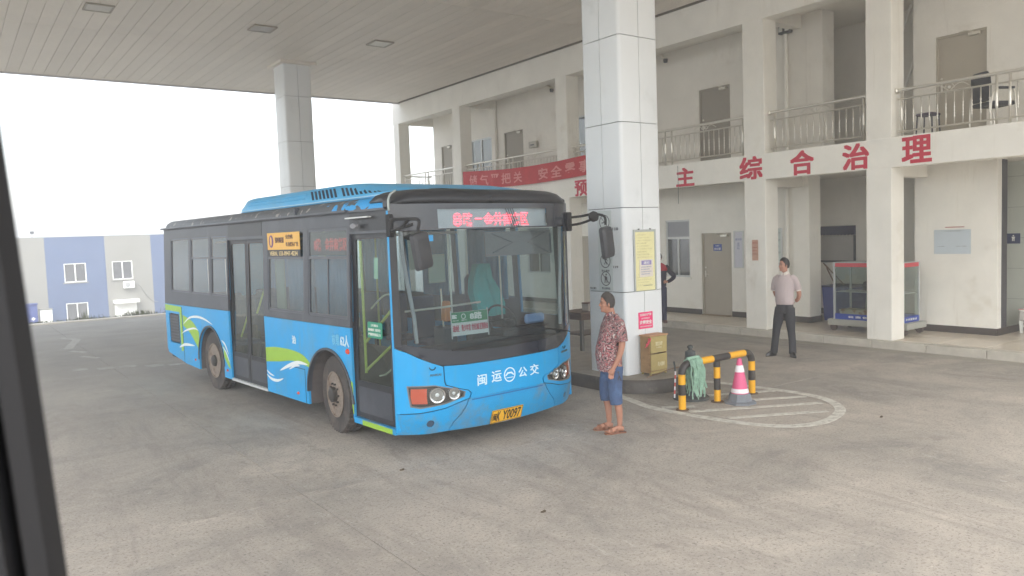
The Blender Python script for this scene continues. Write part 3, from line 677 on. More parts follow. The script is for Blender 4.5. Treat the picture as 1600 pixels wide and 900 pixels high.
# ================= BUILDING ACROSS THE ROAD =================
far=thing('warehouse_building',(8,62,-3.2),'low flat-roofed building with cream and lilac blue stripes beyond the yard','building')
CRM=mat('far_cream_wall',S((134,133,126)),.85,var=.04,vs_=.6,dirt=S((128,126,118)),ds=.35,dt=(.55,.8)); LIL=mat('far_lilac_wall',S((80,96,126)),.85,var=.05,vs_=.6,dirt=S((90,104,130)),ds=.3,dt=(.5,.8))
bnd=[-14,-6.2,-2.0,2.0,5.57,9.27,12.31,16,19.6,23,26.5]
wins=[(6.64,8.01,.18,1.5),(9.66,11.0,.2,1.52),(6.62,7.98,-2.7,-1.27),(-.6,.8,.18,1.5),(13.5,14.85,.2,1.5),(17.1,18.4,.2,1.5)]
for i,(a,b) in enumerate(zip(bnd,bnd[1:])):
    hs_=[rect(*h)[::-1] for h in wins if a<h[0]<b]
    bm=B(); sheet(bm,[rect(a,b,-3.3,3.35)]+hs_,lambda u,v,d:(u,62+d,v),.25); obj('wall_stripe',bm,LIL if i%2==0 else CRM,far,world=True)
obj('dark_backing',boxm(-14,26.5,62.5,63,-3.3,3.3),DARKIN,far,world=True); obj('roof',boxm(-14,26.5,62.25,72,3.05,3.3),CRM,far,world=True)  # dark sheet behind the panes has the shade of the rooms in its colour
obj('parapet_cap',boxm(-14.05,26.55,61.97,62.3,3.352,3.4),mat('cap_grey',S((170,172,176)),.7),far,world=True)
for h in wins:
    bm=B(); t_=.06; box(bm,h[0]-.02,h[0]+t_,62.02,62.12,h[2],h[3]); box(bm,h[1]-t_,h[1]+.02,62.02,62.12,h[2],h[3]); box(bm,h[0]+t_,h[1]-t_,62.02,62.12,h[2],h[2]+t_); box(bm,h[0]+t_,h[1]-t_,62.02,62.12,h[3]-t_,h[3]); mxx=(h[0]+h[1])/2; box(bm,mxx-.035,mxx+.035,62.015,62.115,h[2]+t_,h[3]-t_)
    o=obj('window',bm,WHITE,far,world=True)
    for a,b in ((h[0],mxx),(mxx,h[1])): obj('pane',boxm(a+.03,b-.03,62.06,62.07,h[2]+.03,h[3]-.03),glassmat('far_window_glass',(.6,.62,.65,1),.08,dust=.14),o,world=True)
    obj('sill',boxm(h[0]-.1,h[1]+.1,61.93,62.02,h[2]-.08,h[2]),CRM,o,world=True)
bm=B(); box(bm,9.55,11.2,61.2,61.99,-1.5,-1.25,b=.02); o=obj('door_hood',bm,WHITE,far,world=True)
obj('door',boxm(9.65,11.1,61.9,61.98,-3.2,-1.5),WHITE,far,world=True)
t=thing('air_conditioner',(10.65,61.7,-.45),'white air conditioner unit under the right window of the striped building','air conditioner')
obj('case',boxm(-.36,.36,-.05,.28,0,.5,b=.02),WHITE,t)
bm=B(); lathe(bm,[(.17,0),(.18,.02),(.17,.03)],20); bmesh.ops.rotate(bm,verts=bm.verts,matrix=Matrix.Rotation(R(90),3,'X')); bmesh.ops.translate(bm,verts=bm.verts,vec=(-.1,-.05,.25)); obj('fan_grille',bm,mat('fan_grey',S((150,152,150)),.5),t)
bm=B(); tube(bm,bez([(.36,.2,.3),(.7,.2,.2),(1.1,.22,-.5),(1.55,.25,-1.05),(1.9,.25,-1.15)],6),.022,6); obj('hose',bm,mat('hose_grey',S((130,130,128)),.6),t)
t=thing('roof_floodlight',(4.92,62.1,3.4),'small floodlight on a short post at the roof edge of the striped building','lamp')
bm=B(); tube(bm,[(0,0,0),(0,0,.25)],.02,6); obj('post',bm,DKG,t); obj('head',boxm(-.12,.12,-.08,.05,.22,.4,b=.02),DKG,t)
t=thing('storage_cabinet',(5.25,60.6,-3.05),'pale white cabinet standing before the left stripes of the far building','cabinet')
obj('case',boxm(-.36,.36,-.25,.25,0,1.55,b=.02),WHITE,t); obj('door',boxm(-.33,-.01,-.265,-.251,.1,1.5),WHITE,t); obj('door',boxm(.01,.33,-.265,-.251,.1,1.5),WHITE,t); obj('lid',boxm(-.4,.4,-.3,.3,1.551,1.6),CRM,t)
t=thing('blue_container',(4.1,60.5,-3.05),'dark blue metal bin beside the white cabinet by the far building','bin')
obj('body',boxm(-.75,.65,-.4,.4,0,1.95,b=.03),mat('container_blue',S((48,66,128)),.5,var=.08),t); obj('lid',boxm(-.8,.7,-.45,.45,1.951,2.02,b=.01),mat('container_blue',(0,0,0,1)),t)
text('lettering','✦',WHITE,t,(.25,-.41,.9),(1,0,0),(0,0,1),.25,.25)

# ================= CITY BUS =================
BW=2.62; BL=8.06
bus=thing('city_bus',(3.819,7.441,0),'sky blue and dark grey city bus with green and white swooshes parked under the canopy','bus',rz=R(4.0))
BLUE=mat('bus_blue_paint',streak=S((96,142,166)),col=S((8,156,218)),rough=.40,var=.06,vs_=1.5,coat=.12,dirt=S((86,148,182)),ds=1.6,dt=(.5,.8))
BLUED=mat('bus_blue_skirt',S((18,148,206)),.42,var=.08,vs_=2,dirt=S((112,128,134)),ds=2.6,dt=(.46,.72))
BGREY=mat('bus_grey_paint',S((62,66,74)),.38,streak=S((96,98,102)),var=.06,vs_=1.5,dirt=S((88,90,96)),ds=1.5,dt=(.5,.8))
BDARK=mat('bus_dark_trim',S((36,38,43)),.4,var=.08,vs_=3,dirt=S((62,62,66)),ds=2.5,dt=(.55,.8))
BPOST=mat('bus_window_frame',S((78,82,90)),.35)
def mk_peel():
    M=bpy.data.materials.new('bus_peeling_roof_edge'); M.use_nodes=True; n=M.node_tree.nodes; l=M.node_tree.links; b=n['Principled BSDF']; b.inputs['Roughness'].default_value=.5
    tc=n.new('ShaderNodeTexCoord'); sx=n.new('ShaderNodeSeparateXYZ'); l.new(tc.outputs['Object'],sx.inputs[0])
    t=n.new('ShaderNodeTexNoise'); t.inputs['Scale'].default_value=2.3; t.inputs['Detail'].default_value=5; t.inputs['Distortion'].default_value=1.2; l.new(tc.outputs['Object'],t.inputs[0])
    t2=n.new('ShaderNodeTexNoise'); t2.inputs['Scale'].default_value=9; t2.inputs['Detail'].default_value=7; l.new(tc.outputs['Object'],t2.inputs[0])
    r=n.new('ShaderNodeMapRange'); r.inputs[1].default_value=3.1; r.inputs[2].default_value=-.2; r.inputs[3].default_value=-.32; r.inputs[4].default_value=.22; l.new(sx.outputs[1],r.inputs[0])
    a=n.new('ShaderNodeMath'); a.operation='ADD'; l.new(r.outputs[0],a.inputs[0]); l.new(t.outputs[0],a.inputs[1])
    g=n.new('ShaderNodeMath'); g.operation='GREATER_THAN'; g.inputs[1].default_value=.5; l.new(a.outputs[0],g.inputs[0])
    c0=n.new('ShaderNodeMix'); c0.data_type='RGBA'; c0.inputs[6].default_value=S((82,86,90)); c0.inputs[7].default_value=S((164,160,152)); r2=n.new('ShaderNodeMapRange'); r2.inputs[1].default_value=.6; r2.inputs[2].default_value=.66; l.new(t2.outputs[0],r2.inputs[0]); l.new(r2.outputs[0],c0.inputs[0])
    c=n.new('ShaderNodeMix'); c.data_type='RGBA'; c.inputs[7].default_value=S((46,158,222)); l.new(g.outputs[0],c.inputs[0]); l.new(c0.outputs[2],c.inputs[6]); l.new(c.outputs[2],b.inputs['Base Color'])
    return M
PEEL=mk_peel()
LIME=mat('lime_green_stripe',S((150,190,60)),.4,var=.06); WST=mat('white_swoosh',S((226,232,232)),.4,var=.03)
BGL=glassmat('bus_side_glass',(.60,.66,.66,1),.045,dust=.02,dustcol=(.42,.45,.45,1)); BWS=glassmat('bus_windscreen',(.72,.78,.79,1),.03,dust=.008,dustcol=(.42,.45,.46,1))
def side(u,v,d=0):      # door side of the bus: u = metres back from the front corner, v = height
    k=0 if v<1.35 else (v-1.35)*.045
    return (d+k,u,v)
def sp(name,loops,M,th=.03,parent=None,prd=0,us=(),smooth=False,vs=()):
    bm=B(); sheet(bm,loops,lambda u,v,d:side(u,v,d-prd),th,us=us,vs=vs); return obj(name,bm,M,parent or bus,smooth=smooth)
def archpts(c,r,z0,zc,n=20):
    out=[(c-r,z0)]
    for k in range(n+1):
        a=PI-PI*k/n; out.append((c+r*math.cos(a),zc+r*1.0*math.sin(a)))
    out.append((c+r,z0)); return out
FA,RA,AR=1.56,5.73,.585
ZB=.275
# lower body
bd=sp('body_side',[[(.955,ZB)]+archpts(FA,AR,ZB,.45)+[(3.46,ZB),(3.46,1.34),(.955,1.34)]],BLUE)
sp('body_side',[[(4.84,ZB)]+archpts(RA,AR,ZB,.44)+[(7.0,.30),(8.0,.42),(8.06,.5),(8.06,1.32),(4.84,1.34)],rect(7.28,7.86,.62,1.16)[::-1]],BLUE)
# engine grille
gr=sp('engine_grille',[rect(7.30,7.84,.64,1.14)],BDARK,.01,prd=-.01)
for k in range(9): sp('slat',[rect(7.31,7.83,.66+k*.054,.69+k*.054)],BGREY,.012,parent=gr,prd=.0)
sp('lime_band',[[(7.12,.52),(7.12,1.30),(8.055,1.31),(8.055,1.2),(7.24,1.2),(7.24,.5)]],LIME,.002,prd=.0025)
sp('panel_gap',[rect(7.095,7.105,.31,1.3)],BLACK,.002,prd=.003); sp('panel_gap',[rect(2.22,2.228,.28,.72)],BLACK,.002,prd=.003); sp('panel_gap',[rect(2.22,2.75,.715,.722)],BLACK,.002,prd=.003)
# swooshes
def blade(a,b,w_,n=14):   # tapered curved stroke through points a, half width w_
    c=bez(a,n//max(1,len(a)-1)+2); L_=[];R_=[]
    for i,p in enumerate(c):
        q0=Vector(c[max(0,i-1)]); q1=Vector(c[min(len(c)-1,i+1)]); d=(q1-q0).normalized(); nn=Vector((-d.y,d.x)); t=i/(len(c)-1)
        ww=w_*(math.sin(PI*min(1,max(.0,t*b[0]+b[1])))**.8+.03) ; L_.append((p[0]+nn.x*ww,p[1]+nn.y*ww)); R_.append((p[0]-nn.x*ww,p[1]-nn.y*ww))
    return L_+R_[::-1]
def clipu(f): return f
sp('lime_stripe',[bez([(3.455,.90),(3.1,.935),(2.6,.94),(2.25,.90),(2.035,.80)],6)+bez([(2.07,.755),(2.5,.80),(3.0,.745),(3.455,.70)],6)],LIME,.002,prd=.003)
sp('lime_stripe',[bez([(7.07,1.16),(6.8,1.12),(6.5,1.05),(6.25,.90)],6)+bez([(6.32,.62),(6.5,.74),(6.75,.88),(7.07,.97)],6)],LIME,.002,prd=.003)
sp('lime_stripe',[bez([(5.14,.78),(5.02,.68),(4.9,.52)],5)+[(4.87,.44),(4.95,.46),(5.12,.60)]],LIME,.002,prd=.003)
sp('lime_stripe',[[(.956,.33),(.956,.70),(.99,.72),(1.0,.5),(.97,.33)]],LIME,.002,prd=.003)
for pts,ww in (([(7.05,1.0),(6.7,1.13),(6.3,1.17),(5.93,1.15),(5.55,1.08)],.02),([(7.18,.82),(6.9,.9),(6.5,.96),(6.26,.94)],.016),([(5.2,.86),(5.05,.80),(4.92,.66)],.018),([(5.16,.76),(5.02,.68),(4.9,.54)],.014),([(7.35,.56),(7.0,.64),(6.5,.66)],.024),([(3.455,.52),(3.3,.47),(3.1,.47),(2.9,.52)],.02),([(3.455,.58),(3.35,.54),(3.2,.52)],.012),([(3.0,.62),(2.7,.72),(2.4,.79),(2.12,.79)],.026),([(2.7,.67),(2.5,.74),(2.36,.75)],.014)):
    pts=[(a,max(b,.30)) for a,b in pts]
    sp('white_swoosh',[blade(pts,(1,0),ww)],WST,.002,prd=.0055)
# wheel arches
for c in (FA,RA):
    bm=B(); n=20
    ringsA=[]
    for k in range(n+1):
        a=PI-PI*k/n; ca,sa=math.cos(a),math.sin(a); z=.445
        ringsA.append([(-.012,c+AR*ca,z+AR*sa),(-.012,c+(AR+.03)*ca,z+(AR+.03)*sa),(.0,c+(AR+.03)*ca,z+(AR+.03)*sa),(.05,c+AR*ca,z+AR*sa)])
    loft(bm,ringsA); obj('arch_trim',bm,BGREY,bus,smooth=True)
    bm=B(); rr=[[(x_,c-AR,ZB)]+[(x_,c+AR*math.cos(PI-PI*k/n),.45+AR*math.sin(PI-PI*k/n)) for k in range(n+1)]+[(x_,c+AR,ZB)] for x_ in (.03,.55)]
    loft(bm,rr,cap=False,close=False); box(bm,.55,.56,c-AR-.02,c+AR+.02,.2,1.05); obj('wheel_well',bm,mat('wheel_well_grey',S((96,90,88)),.9,var=.15,vs_=5),bus)
# wheels
TYRE=mat('tyre_rubber',S((66,62,60)),.85,var=.15,vs_=9,bump=.3,bs=50,dirt=S((98,88,80)),ds=4,dt=(.45,.75)); RIMM=mat('rusty_rim',S((136,124,112)),.6,metal=.2,var=.2,vs_=12,dirt=S((96,66,48)),ds=8,dt=(.5,.7)); HUBM=mat('hub_grease',S((58,54,50)),.6,var=.2,vs_=14)
def wheel(x,y,rot=0,side_=-1,rear=False):
    wl=bpy.data.objects.new('wheel',None); COL.objects.link(wl); wl.parent=bus; wl.location=(x,y,.475); wl.rotation_euler=(0,0,rot)
    def lx(bm,prof,n=36,cap=True): # lathe about x axis, profile (r, x)
        loft(bm,[[(xx,max(r,.001)*math.cos(2*PI*k/n),max(r,.001)*math.sin(2*PI*k/n)) for k in range(n)] for r,xx in prof],cap)
    s=side_; tr=.475; bm=B()
    lx(bm,[(.27,s*-.02),(.28,s*.0),(.36,s*-.012),(.43,s*.0),(tr-.012,s*-.0+0),(tr,s*-.03),(tr,s*-.10),(tr-.012,s*-.105),(tr-.012,s*-.115),(tr,s*-.12),(tr,s*-.2),(tr-.02,s*-.235),(.40,s*-.245),(.27,s*-.22),(.262,s*-.12),(.27,s*-.02)],cap=False)
    for k in range(48):
        a=2*PI*k/48
        for xx in (.035,.15):
            bmt=box(B(),s*-xx-.03,s*-xx+.03,-.008,.008,tr-.004,tr+.009); bmesh.ops.rotate(bmt,verts=bmt.verts,matrix=Matrix.Rotation(a,3,'X')); me_=bpy.data.meshes.new('tmp'); bmt.to_mesh(me_); bmt.free(); bm.from_mesh(me_); bpy.data.meshes.remove(me_)
    obj('tyre',bm,TYRE,wl,smooth=True)
    bm=B()
    if rear: lx(bm,[(.275,s*-.0),(.285,s*.012),(.27,s*.012),(.255,s*-.02),(.24,s*-.10),(.20,s*-.13),(.19,s*-.08),(.15,s*-.07),(.02,s*-.07)])
    else: lx(bm,[(.275,s*.0),(.285,s*.012),(.27,s*.012),(.26,s*-.02),(.24,s*-.045),(.20,s*-.02),(.16,s*.005),(.13,s*.01),(.02,s*.01)])
    rim=obj('rim',bm,RIMM,wl,smooth=True)
    for k in range(8):
        a=2*PI*k/8; bm=B(); xo=s*(-.105 if rear else -.028)
        lx2=[(xo+s*.016,math.cos(a)*.212+.028*math.cos(t*PI/5)*.8,math.sin(a)*.212+.028*math.sin(t*PI/5)) for t in range(10)]
        loft(bm,[lx2,[(p[0]-s*.01,p[1],p[2]) for p in lx2]]); obj('rim_hole',bm,BLACK,rim)
    bm=B(); lx(bm,[(.095,s*.0),(.09,s*(.03 if rear else .06)),(.06,s*(.05 if rear else .075)),(.01,s*(.05 if rear else .075))],20)
    for k in range(10):
        a=2*PI*k/10; r_=.135; tube(bm,[(s*-.07 if rear else 0,r_*math.cos(a),r_*math.sin(a)),(s*(-.03 if rear else .035),r_*math.cos(a),r_*math.sin(a))],.013,6)
    obj('hub',bm,HUBM,wl,smooth=True); return wl
wheel(.07,FA-.02,R(-7)); wheel(.06,RA,0,rear=True); wheel(BW-.06,FA,0,side_=1); wheel(BW-.06,RA,0,side_=1,rear=True)
# upper grey band with window openings
WN=[(6.66,7.66,1.56,2.50),(5.66,6.56,1.56,2.50),(4.86,5.58,1.56,2.50),(2.16,3.30,1.44,2.51),(1.00,2.04,1.44,2.51)]
sp('window_band',[[(4.84,1.345),(8.06,1.325),(8.06,2.68),(4.84,2.68)]]+[rrect(a,b,c,d,.03)[::-1] for a,b,c,d in WN[:3]],BGREY)
sp('window_band',[rect(.955,3.46,1.345,2.68)]+[rrect(a,b,c,d,.03)[::-1] for a,b,c,d in WN[3:]],BGREY)
sp('window_band',[rect(3.461,4.839,2.43,2.68)],BGREY); sp('window_band',[rect(.0,.954,2.43,2.68)],BGREY)
for i,(a,b,c,d) in enumerate(WN):
    bm=B(); t=.03; zs=2.16
    fl=[rrect(a+.002,b-.002,c+.002,d-.002,.03),(rrect(a+t,b-t,c+t,zs-.015,.02))[::-1],(rrect(a+t,b-t,zs+.015,d-t,.02))[::-1]]
    if i==0: fl=[fl[0],rrect(a+t,b-t,c+t,d-t,.02)[::-1]]
    sheet(bm,fl,lambda u,v,dd:side(u,v,dd+.004),.025); f=obj('window',bm,BPOST,bus)
    if i==0: bm=B(); sheet(bm,[rect(a+t-.005,b-t+.005,c+t-.005,d-t+.005)],lambda u,v,dd:side(u,v,dd+.014),.005); obj('pane',bm,BGL,f)
    else:
        bm=B(); sheet(bm,[rect(a+t-.005,b-t+.005,c+t-.005,zs-.01)],lambda u,v,dd:side(u,v,dd+.014),.005); obj('pane',bm,BGL,f)
        bm=B(); sheet(bm,[rect(a+t-.005,b-t+.005,zs+.01,d-t+.005)],lambda u,v,dd:side(u,v,dd+.010),.005); obj('pane',bm,BGL,f)
    if i in (1,2,4): 
        mxx=(a+b)/2; bm=B(); sheet(bm,[rect(mxx-.012,mxx+.012,c+t,zs-.015)],lambda u,v,dd:side(u,v,dd+.008),.01) if i==4 else box(bm,.02,.03,a+.035,a+.05,c+t,zs-.015); obj('sash_bar',bm,BPOST if i==4 else ALU,f)
# fixed posts left free: screws and lamps
REDL=mat('side_marker_orange',S((220,74,40)),.35); 
for s_,z_,r_ in ((1.04,1.06,.035),(2.45,.38,.022),(5.0,.40,.022),(6.5,.42,.02)):
    bm=B(); n=12; loft(bm,[[(-.001,s_+r_*1.3*math.cos(2*PI*k/n),z_+r_*math.sin(2*PI*k/n)) for k in range(n)],[(-.016,s_+r_*math.cos(2*PI*k/n),z_+r_*.7*math.sin(2*PI*k/n)) for k in range(n)]]); obj('marker_lamp',bm,REDL,bus,smooth=True)
SXV=(0,-1,0); SYV=(0,0,1)
WL_=mat('worn_white_lettering',S((206,226,234)),.5); WLF=mat('faded_white_lettering',S((110,190,226)),.5)
text('lettering','核载',WLF,bus,(-.004,1.42,1.11),SXV,SYV,.19,.14,thick=.01); text('lettering','62人',WL_,bus,(-.004,1.21,1.11),SXV,SYV,.21,.14,thick=.012)
text('lettering','治',WL_,bus,(-.004,2.56,1.03),SXV,SYV,.12,.11,thick=.015)
# doors
def leaf(a,b,z0,z1,zp,lab=None):
    bm=B(); t=.06
    sheet(bm,[rect(a-(.015 if a in (3.48,.08) else 0),b+(.03 if b>.9 and b<1 or b>4.8 else 0),z0,z1),rrect(a+t,b-t,zp,z1-.07,.03)[::-1]],lambda u,v,dd:side(u,v,dd+.031),.025)
    f=obj('door',bm,BDARK,bus,label=lab)
    bm=B(); sheet(bm,[rect(a+t-.01,b-t+.01,zp-.01,z1-.06)],lambda u,v,dd:side(u,v,dd+.040),.006); obj('pane',bm,glassmat('bus_door_glass',(.76,.84,.80,1),.03,dust=.01),f)
    bm=B(); sheet(bm,[rrect(a+t,b-t,z0+.06,zp-.07,.02)],lambda u,v,dd:side(u,v,dd+.028),.003); obj('kick_panel',bm,BGREY,f)
    return f
leaf(3.48,4.145,.30,2.44,.72); leaf(4.155,4.82,.30,2.44,.72)
fd=leaf(.08,.93,.31,2.44,.74)
bm=B(); sheet(bm,[rect(.66,.70,.80,2.36)],lambda u,v,dd:side(u,v,dd+.05),.02); 
HR=mat('yellow_green_handrail',S((176,186,84)),.4)
for pts in ([(.10,.80,.82),(.10,.80,2.35)],[(.10,.16,1.60),(.10,.78,1.18)],[(.10,.16,1.22),(.10,.78,.86)]):
    bm=B(); tube(bm,pts,.016,8); obj('door_handrail',bm,HR,fd,smooth=True)
bm=B(); tube(bm,bez([(.1,.16,1.76),(.1,.35,1.73),(.1,.62,1.58)],6),.01,6); tube(bm,bez([(.1,.14,.98),(.1,.35,.86),(.1,.5,.82)],6),.01,6); obj('door_handrail',bm,STEEL,fd,smooth=True)
for a,b in ((4.62,.95),(3.95,1.35)): bm=B(); tube(bm,[(.1,a,b),(.1,a-.4,b+.45)],.014,8); obj('door_handrail',bm,HR,bus,smooth=True)
GRS=mat('green_door_sticker',S((24,140,110)),.4)
bm=B(); sheet(bm,[rrect(.28,.60,1.26,1.44,.02)],lambda u,v,d:side(u,v,d+.027),.003); stx=obj('sticker',bm,GRS,fd)
for k,(s_,h_) in enumerate((('上车请投币',.028),('请勿吸烟  注意安全',.032),('严禁携带危险品上车',.032))): text('lettering',s_,WHITE,fd,(.024,.58 if k else .52,1.39-k*.052),SXV,SYV,.27 if k else .16,h_,bold=.01,ext=.001)
bm=B(); sheet(bm,[rect(.42,.50,1.92,2.16)],lambda u,v,d:side(u,v,d+.060),.003); obj('sticker',bm,mat('pale_green_ticket',S((170,212,196)),.5),fd)
sp('door_header',[rect(.02,.94,2.46,2.67)],BDARK,.004,prd=.004); sp('door_header',[rect(3.5,4.8,2.475,2.675)],BDARK,.004,prd=.003)
bm=B(); box(bm,-.02,.03,.40,.92,2.605,2.62); obj('rain_strip',bm,ALU,bus)
bm=B(); n=14; loft(bm,[[(-.01,.72+.085*math.cos(2*PI*k/n),2.52+.035*math.sin(2*PI*k/n)) for k in range(n)],[(-.03,.72+.07*math.cos(2*PI*k/n),2.52+.028*math.sin(2*PI*k/n)) for k in range(n)]]); obj('door_lamp',bm,mat('lamp_grey',S((120,120,124)),.3),bus,smooth=True)
sp('door_sill',[rect(.04,.95,.235,.30)],BLUED,.05,prd=.006); sp('lime_band',[rect(.1,.75,.236,.292)],LIME,.003,prd=.010)
sp('door_sill',[rect(3.47,4.83,.265,.30)],ALU,.05,prd=.004)
bm=B(); box(bm,.03,.062,.0,.944,2.678,2.70); box(bm,.03,.062,.945,BL-.08,2.676,2.70)
obj('gutter_strip',bm,BPOST,bus)
# advertisement board and side route display behind glass
ad=boxm(.028,.034,2.24,3.26,2.27,2.50); adp=obj('advert_board',ad,mat('advert_yellow',S((228,178,86)),.5,var=.04),bus)
INKB=mat('advert_brown',S((90,60,60)),.5)
bm=B(); sheet(bm,[[(.07*math.cos(2*PI*k/20),.085*math.sin(2*PI*k/20)) for k in range(20)],[(.035*math.cos(-2*PI*k/20)-.012,.065*math.sin(-2*PI*k/20)) for k in range(20)]],lambda u,v,d:(.026+d,3.13-u,2.385+v),.002); obj('emblem',bm,mat('advert_purple',S((104,60,120)),.5),adp)
text('lettering','锐明眼镜',INKB,adp,(.027,3.0,2.36),SXV,SYV,.28,.08,bold=.02); text('lettering','公交站',INKB,adp,(.027,2.66,2.41),SXV,SYV,.22,.06,bold=.02); text('lettering','车身媒体广告',INKB,adp,(.027,2.66,2.31),SXV,SYV,.38,.06,bold=.02)
obj('backing',boxm(.032,.036,2.24,3.26,2.175,2.268),BDARK,adp); text('lettering','VERN. 133-0947-4234',mat('advert_cream_text',S((222,200,150)),.5),adp,(.030,3.2,2.19),SXV,SYV,.88,.06,bold=.01)
def ledmat(name,col,e):
    M=bpy.data.materials.new(name); M.use_nodes=True; n=M.node_tree.nodes; l=M.node_tree.links; b=n['Principled BSDF']; b.inputs['Base Color'].default_value=(.3,.05,.06,1); b.inputs['Emission Color'].default_value=col
    tc=n.new('ShaderNodeTexCoord'); wv=n.new('ShaderNodeTexWave'); wv.bands_direction='Z'; wv.inputs['Scale'].default_value=11; l.new(tc.outputs['Object'],wv.inputs[0])
    r=n.new('ShaderNodeMapRange'); r.inputs[3].default_value=.25*e; r.inputs[4].default_value=e; l.new(wv.outputs[0],r.inputs[0]); l.new(r.outputs[0],b.inputs['Emission Strength']); return M
LED=ledmat('led_red',(1,.10,.14,1),1.1); LEDS=ledmat('led_side_red',(1,.10,.08,1),.42)
sd_=obj('side_route_display',boxm(.07,.12,1.03,2.02,2.19,2.47),mat('display_dark',S((70,84,86)),.5),bus)
text('lettering','8路',LEDS,sd_,(.068,1.92,2.24),SXV,SYV,.2,.16,bold=.02); text('lettering','金井商务区',LEDS,sd_,(.068,1.62,2.24),SXV,SYV,.57,.16,bold=.02)
# curtains
CUR=mat('blue_curtain',S((86,150,190)),.9,var=.1,vs_=4); CURG=mat('pale_green_curtain',S((158,182,150)),.9,var=.1)
def curtain(a,b,z0,z1,M,x=.12,amp=.018,n=40):
    bm=B(); rr=[]
    for z in (z0,z1): rr.append([(x+amp*math.sin(k*1.15+z)+.006*math.sin(k*3.1),a+(b-a)*k/n,z) for k in range(n+1)])
    vr=loft(bm,rr,cap=False,close=False); o=obj('curtain',bm,M,bus,smooth=True); modif(o,'SOLIDIFY',thickness=.004); return o
curtain(1.03,1.52,1.4,2.14,CUR); curtain(1.54,2.0,1.4,2.14,CUR,x=.125); curtain(2.2,2.9,1.4,2.14,CUR,x=.16,amp=.02); curtain(3.0,3.25,1.4,2.14,CURG,x=.13); curtain(4.95,5.05,1.5,2.45,CUR,x=.13)
for a,b in ((1.05,1.9),(2.45,3.1),(3.9,4.9),(5.3,6.4),(6.7,7.5)): curtain(a,b,1.48,2.5,CUR,x=BW-.15)  # far-side curtains, added to darken the bus interior
# roof shoulder and roof
def prof_side(y): return y
rp=[(0.06,2.68),(.065,2.73),(.10,2.785),(.18,2.83),(.34,2.85),(.7,2.86),(BW/2,2.87)]
rp=rp+[(BW-x,z) for x,z in rp[-2::-1]]
def roofring(y,sc=1,dz=0): return [(x if sc==1 else BW/2+(x-BW/2)*sc,y,2.66+(z-2.66)*(1 if sc==1 else sc)+dz) for x,z in rp]+[(BW-.08,y,2.62),(.08,y,2.62)]
bm=B(); loft(bm,[roofring(.02),roofring(1.5),roofring(3.0),roofring(4.5),roofring(6),roofring(BL-.12),roofring(BL-.04,.985,-.03),roofring(BL,.95,-.09)]); obj('roof',bm,PEEL,bus,smooth=True)
bm=B(); box(bm,-.004,.055,.955,BL-.01,2.682,2.71,b=.006); 
for s_ in (2.35,): box(bm,.03,.10,s_,s_+.02,2.70,2.80)
obj('roof_rail',bm,BPOST,bus)
# air conditioning pod
def acr(y,x0,x1,z0,z1,sl): return [(x0,y,z0),(x0+.01,y,z0+.05),(x0+.10,y,z1-.04),(x0+.16,y,z1-.012),(x0+.30,y,z1),(x1-.30,y,z1),(x1-.16,y,z1-.012),(x1-.10,y,z1-.04),(x1-.01,y,z0+.05),(x1,y,z0)]
bm=B(); a0,a1=.22,BW-.22
def podz(y): return 3.065 if y>1.7 else 2.90+.165*math.sin(max(0,(y-.15)/1.55)*PI/2)
loft(bm,[acr(y,a0+q,a1-q,2.84,podz(y),.26) for y,q in ((.22,.14),(.3,.05),(.42,.0),(.65,0),(.9,0),(1.2,0),(1.45,0),(1.7,0),(4.45,0))]+[acr(4.62,a0,a1,2.84,3.058,.25),acr(4.70,a0+.02,a1-.02,2.84,3.03,.22),acr(4.75,a0+.05,a1-.05,2.84,2.98,.22),acr(4.78,a0+.08,a1-.08,2.84,2.93,.15)])
acm=mat('ac_pod_blue',S((74,168,216)),.4,var=.06,vs_=2,dirt=S((96,150,184)),ds=2,dt=(.5,.8))
ac=obj('air_conditioning_pod',bm,acm,bus,smooth=True)
for k in range(17):
    if k in (9,): continue
    y=.50+k*.105; zt=podz(y+.1)-.04; z0,z1=2.895,zt-.012
    fx=lambda z:a0+.01+.09*((z-2.89)/(zt-2.89)); sx0=fx(z0); sx1=fx(z1)
    bm=B(); n0=Vector((-.83,0,.55))*.005
    pts=[Vector((sx0,y,z0)),Vector((sx0,y+.055,z0)),Vector((sx1,y+.245,z1)),Vector((sx1,y+.19,z1))]
    loft(bm,[[p+n0*.9 for p in pts],[p-n0*4 for p in pts]]); obj('louvre',bm,mat('louvre_dark',S((14,34,60)),.7),ac)
for z_ in (2.93,2.98):
    xo=.01+.09*((z_-2.89)/.135); bm=B(); tube(bm,[(a0+xo,2.5,z_),(a0+xo,4.42,z_)],.009,6); obj('moulding',bm,acm,ac)
bm=B(); box(bm,a0-.012,a0+.02,.42,4.6,2.852,2.866); obj('pod_lip',bm,mat('pod_lip_pale',S((150,196,220)),.5),ac)
